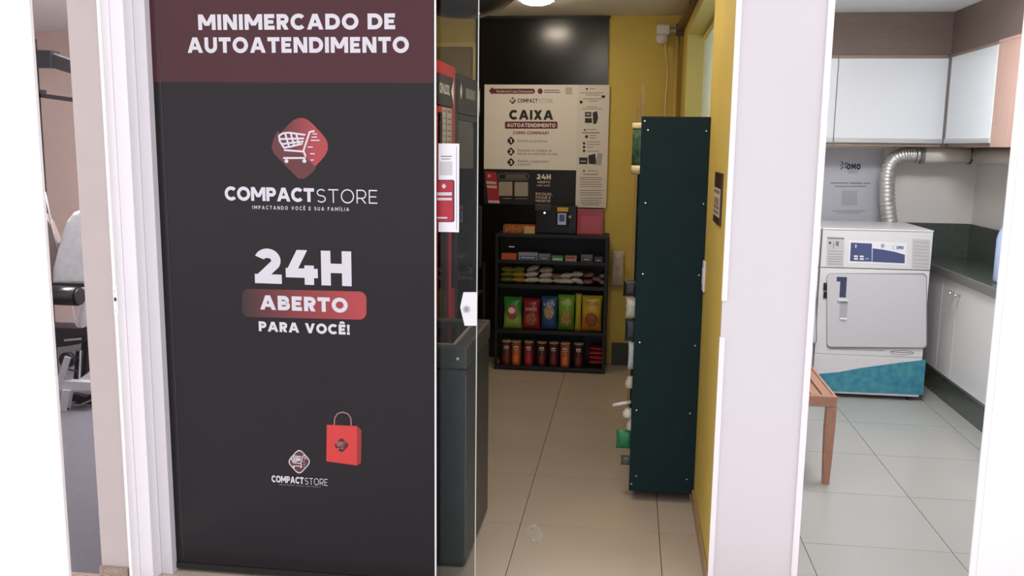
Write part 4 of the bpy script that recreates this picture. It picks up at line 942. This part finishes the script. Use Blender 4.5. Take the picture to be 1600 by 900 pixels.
    quad('white_mark', white_plastic, .0042, (1336.5, 382.5), (1338.5, 382.5), (1338, 387), (1336.5, 387))
    c_ = D(1379, 383.5, .003); MB().cyl(c_, c_ + Vector((0, -.006, 0)), .011, n=16).build('start_knob', steel, t)
    A, B = D(1400.5, 389.5, .0036), D(1412, 390.2, .0036)
    stroke_text('lettering', 'OMO', .32, t, navy, A, Vector((1, 0, 0)), Vector((0, 0, 1)), B.x - A.x, .022, .08)
    for q in range(5):
        an = math.radians(100 + q * 40); p = (1397.5 + 1.6 * math.cos(an), 386.5 - 1.8 * math.sin(an)); e_ = (1397.5 + 3.2 * math.cos(an), 386.5 - 3.4 * math.sin(an))
        quad('spark', M('spark_blue', (120, 128, 170), .5), .0036, *seg(p, e_, .8))
    # lower print
    quad('teal_wedge', teal, .002, (1280, 584), (1310, 581.5), (1345, 575), (1400, 567.5), (1446.5, 562), (1442.5, 617), (1278, 610.5))
    ov = [(1409.5 + 18 * math.cos(i * PI / 14), 551 + 3.4 * math.sin(i * PI / 14) + .03 * 18 * math.cos(i * PI / 14)) for i in range(28)]
    for p, q in zip(ov, ov[1:] + ov[:1]): pass
    MB().add(sum([[D(x, y, .002) for x, y in seg(p, q, .7)] for p, q in zip(ov, ov[1:] + ov[:1])], []), [[4 * i, 4 * i + 1, 4 * i + 2, 4 * i + 3] for i in range(28)]).build('maker_oval', print_grey, t)
    quad('maker_bar', print_grey, .0021, (1391.5, 549), (1427, 551.2), (1427, 552.2), (1391.5, 550))
    quad('text_line', M('text_faint', (170, 168, 172), .6), .002, (1296, 541.5 + 3), (1382, 547.5), (1382, 548.5), (1296, 545.5))
    return t
dryer('tumble_dryer', 'white tumble dryer with navy numeral one and teal wedge print', 0, True)
dryer('tumble_dryer', 'second white dryer mostly hidden behind the white pier', -.695, False)
# flexible duct and wall pipe
du = thing('exhaust_duct', 'ribbed silver exhaust duct rising from the dryer to the wall pipe', 'duct', (1.83, 6.74, 1.14))
ctrl = [PY(x, y, 6.74) for x, y in ((1391, 352), (1389, 335), (1386.5, 315), (1386, 295), (1386, 278), (1389, 262), (1396, 250), (1408, 243.5), (1420, 241.5), (1430, 241.5))]
pts = []
for i in range(len(ctrl) - 1):
    p0_, p1_, p2_, p3_ = ctrl[max(i - 1, 0)], ctrl[i], ctrl[i + 1], ctrl[min(i + 2, len(ctrl) - 1)]
    for k in range(9):
        s = k / 9; pts.append(.5 * ((2 * p1_) + (p2_ - p0_) * s + (2 * p0_ - 5 * p1_ + 4 * p2_ - p3_) * s * s + (3 * p1_ - p0_ - 3 * p2_ + p3_) * s ** 3))
MB().tube(pts, .052, 18, rf=lambda i: .054 if i % 3 else .047).build('flexible_hose', M('aluminium_foil', (206, 203, 200), .38, metal=.6), du)
e = ctrl[-1]
MB().cyl(e + Vector((0, 0, 0)), e + Vector((.035, 0, 0)), .060, n=22).build('collar', steel, du)
MB().cyl(e + Vector((.0355, 0, 0)), e + Vector((.05, 0, 0)), .066, n=22).build('clamp', M('clamp_grey', (130, 124, 120), .4), du)
pp = thing('wall_pipe', 'fat white pipe running under the wall cupboards to the corner', 'pipe', (2.2, 6.8, 1.55))
pw = M('pipe_white', (216, 208, 200), .4)
MB().cyl(e + Vector((.0505, 0, 0)), (LR - .08, 6.74, e.z), .058, n=22).build('pipe_run', pw, pp)
MB().cyl((LR - .08, 6.70, e.z), (LR - .08, 5.4, e.z - .01), .058, n=22).build('pipe_run', pw, pp)
MB().lathe([(.03, -.06), (.06, -.045), (.066, 0), (.06, .045), (.03, .06)], (LR - .08, 6.74, e.z), 20).build('elbow', pw, pp)
MB().cyl((PY(1513, 245, 6.74).x, 6.74, e.z), (PY(1516, 245, 6.74).x, 6.74, e.z), .063, n=22).build('strap', M('strap_dark', (90, 82, 80), .5), pp)
# poster on the laundry wall
lp = thing('laundry_poster', 'pale grey laundry poster with blue logo on the tiled wall', 'poster', (1.55, LB - .004, 1.14))
PL = LB - .003
a, b = PY(1282, 231, PL), PY(1373, 350, PL)
BX('sheet', M('poster_grey', (196, 197, 206), .5), lp, a.x, b.x, PL, LB - .0005, b.z, a.z)
A, B = PY(1322.5, 265, PL - .001), PY(1344.5, 265.5, PL - .001)
stroke_text('lettering', 'OMO', .34, lp, M('logo_navy', (44, 46, 78), .5), A, Vector((1, 0, 0)), Vector((0, 0, 1)), B.x - A.x, PY(1330, 255.5, PL).z - PY(1330, 265, PL).z, .1)
for an_, r0, r1 in ((38, 2, 7.5), (112, 1.5, 7.5), (178, 2.5, 5.5), (238, 1.5, 7.5), (316, 2, 6.5)):
    an = math.radians(an_); ppoly('spark', lp, MATS['logo_navy'], PL - .001, seg((1318 + r0 * math.cos(an), 258.5 - r0 * math.sin(an)), (1318 + r1 * math.cos(an), 258.5 - r1 * math.sin(an)), 1.7))
ppoly('text_line', lp, M('print_mid', (134, 132, 140), .6), PL - .001, rect(1324, 267, 1341, 268), rect(1325, 270, 1340, 270.8))
ppoly('text_line', lp, MATS['print_mid'], PL - .001, rect(1298, 285, 1326, 287), rect(1328, 285, 1347, 287.4), rect(1349, 285.6, 1360, 287.4), rect(1304, 290.3, 1353, 292))
ppoly('code_square', lp, M('code_lilac', (176, 176, 188), .6), PL - .001, rect(1315, 298, 1339.5, 321))
ppoly('text_line', lp, MATS['print_mid'], PL - .001, rect(1300, 329, 1352, 330), rect(1308, 332, 1344, 333))
# ------------------------------------------------------------------ laundry: wall cupboards
UYF, UXF = 6.60, 2.125
wood = M('cupboard_wood', (150, 130, 116), .5, stretch=(1, 1, 12), noise=(6, .06))
wood2 = M('pink_wood', (190, 156, 142), .5, stretch=(6, 6, .6), noise=(6, .05))
fascia = M('brown_fascia', (112, 96, 88), .55, stretch=(2, 2, 10), noise=(4, .06))
door_w = M('gloss_white_door', (232, 236, 240), .25)
uz0, uz1 = PY(1390, 229, UYF).z, PY(1390, 86, UYF).z
struct('trim_10', box(.67, LR - .001, UYF + .01, LB - .001, uz1 + .002, CE - .001), fascia)
struct('trim_11', box(UXF + .01, LR - .001, 3.35, UYF + .009, uz1 + .002, CE - .001), fascia)
def cupboard(label, x0, x1):
    t = thing('wall_cupboard', label, 'cupboard', ((x0 + x1) / 2, 6.7, uz0), 'white wall cupboards')
    BX('carcass', wood, t, x0, x1, UYF + .001, LB - .001, uz0, uz1, c=.002)
    zg = PY(1390, 216.5, UYF).z
    d = BX('door', door_w, t, x0 + .002, x1 - .002, UYF - .018, UYF, uz0 + .024, uz1 - .024, c=.002)
    BX('handle_rail', M('rail_alu', (196, 198, 200), .35, metal=.4), d, x0 + .003, x1 - .003, UYF - .026, UYF - .0185, uz0 + .024, zg, c=.002)
xs = PY(1306, 150, UYF).x; xe = PY(1477.5, 150, UYF).x
cupboard('narrowly visible white wall cupboard beside the white pier', xs - .76, xs - .001)
cupboard('wide white wall cupboard above the numbered dryer', xs, xe)
t = thing('corner_cupboard', 'white corner cupboard door with wood side on the right laundry wall', 'cupboard', (2.3, 6.0, uz0))
yb0 = PX(1558, 150, UXF).y
BX('carcass', wood, t, UXF + .001, LR - .001, yb0, 6.499, uz0, uz1, c=.002)
BX('corner_post', M('post_wood', (118, 104, 98), .5), t, UXF - .010, LR - .001, 6.4995, UYF - .0005, uz0, uz1)
BX('corner_block', wood, t, xe + .001, LR - .001, UYF, LB - .001, uz0, uz1)
d = BX('door', door_w, t, UXF - .018, UXF, yb0 + .002, 6.495, uz0 + .024, uz1 - .024, c=.002)
BX('handle_rail', MATS['rail_alu'], d, UXF - .026, UXF - .0185, yb0 + .003, 6.494, uz0 + .024, PY(1390, 216.5, UYF).z, c=.002)
t = thing('open_cupboard', 'pinkish wood cupboard end panel near the laundry door jamb', 'cupboard', (2.3, 5.0, uz0))
BX('side_panel', wood2, t, UXF - .016, LR - .001, 4.3, yb0 - .001, uz0, uz1 - .018, c=.002)
BX('top_board', wood2, t, UXF - .018, LR - .001, 4.3, yb0 - .001, uz1 - .0175, uz1, c=.002)

# base cupboards, worktop
BXF = 2.095
wt = thing('worktop', 'dark green granite worktop with upstand along the laundry corner', 'worktop', (2.3, 5.2, .80))
edge = M('granite_edge', (112, 112, 108), .35, noise=(90, .2))
BX('slab', granite_green, wt, BXF - .012, LR - .022, 3.40, LB - .022, .842, .872, c=.003)
BX('front_edge', edge, wt, BXF - .024, BXF - .0125, 3.40, LB - .022, .815, .873, c=.005)
BX('upstand', granite_green, wt, BXF - .11, LR - .022, LB - .021, LB - .001, .842, 1.115, c=.002)
BX('upstand', granite_green, wt, LR - .021, LR - .001, 3.40, LB - .0215, .842, 1.115, c=.002)
bcm = M('base_cupboard_white', (226, 223, 222), .35)
def base(label, y0, y1, knob):
    t = thing('base_cupboard', label, 'cupboard', (2.3, (y0 + y1) / 2, .17), 'white base cupboards under the worktop')
    BX('carcass', wood, t, BXF + .02, LR - .002, y0, y1, .17, .8415)
    d = BX('door', bcm, t, BXF, BXF + .0195, y0 + .0015, y1 - .0015, .175, .812, c=.002)
    if knob is not None:
        MB().cyl((BXF, knob, .735), (BXF - .02, knob, .735), .008, n=12).build('knob_stem', chrome, d)
        MB().lathe([(.004, -.014), (.016, -.008), (.016, .006), (.006, .014)], (BXF - .026, knob, .735), 14).build('knob', chrome, d)
yk = PX(1495, 450, BXF).y; ys = yk - .02
base('grey shaded base cupboard filler beside the dryer', 6.25, LB - .03, None)
base('white base cupboard with chrome knob nearest the dryer', ys, 6.248, ys + .05)
base('white base cupboard with chrome knob nearest the door jamb', ys - .62, ys - .001, ys - .05)
base('white base cupboard hidden past the door jamb', 3.42, ys - .622, None)
struct('trim_12', box(BXF + .012, LR - .001, 3.41, LB - .001, 0, .158), granite_green)
struct('trim_13', box(BXF + .004, BXF + .03, 3.41, LB - .001, .1585, .169), edge)
bb = bottle('bottle_stand_in', 'pale blue bottle standing in for a strip at the door jamb', 'bottle', PY(1572, 390, 5.6).x, 5.60, .8725, .055, .42, M('pale_blue_plastic', (176, 192, 226), .35), M('cap_blue', (150, 172, 216), .4))  # bottle shape made up for a pale blue strip at the jamb

# bench
bn = thing('wooden_bench', 'brown wooden slatted bench half hidden by the white pier', 'bench', (.86, 4.8, 0))
bw = M('bench_wood', (168, 122, 98), .45, stretch=(10, 1, 10), noise=(5, .12))
bx0, bx1, by0, by1, bz = .68, 1.035, 4.40, 5.35, .452
n = 6; sw_ = (bx1 - bx0 - .03) / n
for k in range(n): BX('slat', bw, bn, bx0 + .015 + k * sw_ + .005, bx0 + .015 + (k + 1) * sw_ - .005, by0 + .031, by1 - .031, bz - .022, bz, c=.003)
BX('rail', bw, bn, bx0, bx1, by0, by0 + .03, bz - .055, bz, c=.005); BX('rail', bw, bn, bx0, bx1, by1 - .03, by1, bz - .055, bz, c=.005)
BX('side_rail', bw, bn, bx1 - .016, bx1, by0 + .0305, by1 - .0305, bz - .055, bz, c=.004); BX('side_rail', bw, bn, bx0, bx0 + .016, by0 + .0305, by1 - .0305, bz - .055, bz, c=.004)
for x, s in ((bx1, 1), (bx0, -1)):
    for y in (by0 + .002, by1 - .047):
        pr = [(0, 0), (-.045, 0), (-.047, -.12), (-.044, -.25), (-.038, -.396), (-.010, -.396), (-.004, -.25), (0, -.1)]
        MB().prism([Vector((x + s * u, y, bz - .056 + v)) for u, v in pr], (0, .045, 0)).build('leg', bw, bn)

# ------------------------------------------------------------------ gym machine
GYM = 5.0
gm = thing('exercise_machine', 'gym seat machine with grey backrest and black roller pad', 'gym machine', (-3.4, 5.1, 0))
g_ = lambda x, y, Y=GYM: PY(x, y, Y)
silver = M('gym_silver', (196, 198, 206), .35, metal=.3)
black_f = M('gym_black', (34, 34, 38), .45)
vinylg = M('gym_grey_vinyl', (196, 202, 208), .5, noise=(30, .1))
def bar(nm_, mt, a, b, w, Y=GYM, d=.05):
    pts = seg(a, b, w); MB().prism([g_(x, y, Y) for x, y in pts], (0, d, 0)).build(nm_, mt, gm)
pad = [(79, 446), (80, 420), (87, 392), (95, 364), (102, 345), (112, 332), (124, 327.5), (150, 331), (158, 380), (160, 447)]
o = MB().prism([g_(x, y, 5.05) for x, y in pad], (0, .09, 0)).build('backrest', vinylg, gm)
bv = o.modifiers.new('soft', 'BEVEL'); bv.width = .03; bv.segments = 4
MB().prism([g_(x, y, 5.04) for x, y in ((80, 442), (161, 445), (161, 450), (80, 448))], (0, .1, 0)).build('pad_trim', black_f, gm)
MB().cyl(g_(60, 460, 4.9), g_(122, 463, 4.9), .058, n=24).build('roller_pad', M('roller_black', (30, 30, 34), .25), gm)
MB().cyl(g_(122.2, 463, 4.9), g_(126, 463, 4.9), .05, n=24).build('roller_cap', black_f, gm)
bar('frame_post', silver, (129, 450), (124, 512), 9, 5.02)
bar('frame_post', black_f, (134, 470), (129, 610), 9, 5.1)
bar('brace', silver, (111, 478), (119, 510), 1.6, 5.0, .01); bar('brace', silver, (124, 478), (118.5, 510), 1.6, 5.0, .01)
MB().prism([g_(x, y, 5.05) for x, y in ((60, 511), (137, 514), (136, 532), (122, 538), (104, 541), (60, 546))], (0, .12, 0)).build('seat_base', black_f, gm)
bar('adjuster', steel, (100, 532), (127, 529.5), 3, 5.03, .01)
c_ = g_(103, 563, 4.95)
MB().cyl(c_, c_ + Vector((0, .03, 0)), .048, n=26).build('pulley', black_f, gm)
MB().cyl(c_ + Vector((0, -.002, 0)), c_ + Vector((0, .032, 0)), .012, n=14).build('pulley_axle', steel, gm)
bar('pulley_arm', silver, (105, 558), (90, 605), 9, 4.93, .015)
bar('cable_post', black_f, (121, 549), (117, 596), 5, 5.0); 
bar('cable_post', silver, (125, 548), (123, 596), 1.6, 5.0, .01)
MB().tube([g_(x, y, 4.99) for x, y in ((106, 550), (115, 556), (122, 560))], .005, 6).build('cable', black_f, gm)
MB().tube([g_(x, y, 4.99) for x, y in ((98, 575), (110, 578), (122, 580))], .005, 6).build('cable', black_f, gm)
bar('base_beam', silver, (60, 601), (142, 604), 13, 4.92, .06)
bar('base_beam', silver, (122, 600), (150, 579), 10, 4.98, .05)
bar('foot_plate', silver, (103, 610), (97, 648), 12, 4.9, .04)
bar('foot_bolt', black_f, (105, 639), (107, 639), 3, 4.89, .008)
bar('lower_frame', black_f, (106, 640), (160, 612), 9, 5.05); bar('lower_frame', black_f, (110, 622), (150, 632), 14, 5.1)
bar('floor_rail', steel, (106, 641), (160, 618), 2.5, 5.0, .03)
for k in range(8): bar('weight_plate', steel, (136, 536 + k * 7), (150, 536 + k * 7), 5, 5.2, .1)
MB().tube([g_(x, y, 5.02) for x, y in ((70, 300), (76, 330), (83, 362), (90, 392))], .006, 6).build('cable', steel, gm)
MB().prism([g_(x, y, 5.1) for x, y in ((62, 330), (76, 346), (90, 380), (82, 440), (62, 440))], (0, .05, 0)).build('side_shroud', M('shroud_brown', (120, 106, 104), .6), gm)
ex = thing('pulldown_machine', 'black lever arms of a gym machine against the beige gym wall', 'gym machine', (-4.0, 5.6, 0))
def bar2(nm_, mt, a, b, w, Y=5.6, d=.06): MB().prism([PY(x, y, Y) for x, y in seg(a, b, w)], (0, d, 0)).build(nm_, mt, ex)
bar2('lever_arm', black_f, (72, 93), (150, 117), 19); bar2('lever_joint', black_f, (40, 91), (78, 92), 27, 5.58, .1)
bar2('cable', steel, (72, 79), (150, 108), 1.8, 5.62, .01)
bar2('cross_bar', black_f, (40, 146), (150, 161), 6.5); bar2('bar_end', black_f, (61, 140), (61, 152), 5)
bar2('upright', black_f, (38, 60), (77, 640), 20, 5.62); bar2('upright', black_f, (150, 90), (170, 640), 18, 5.62)
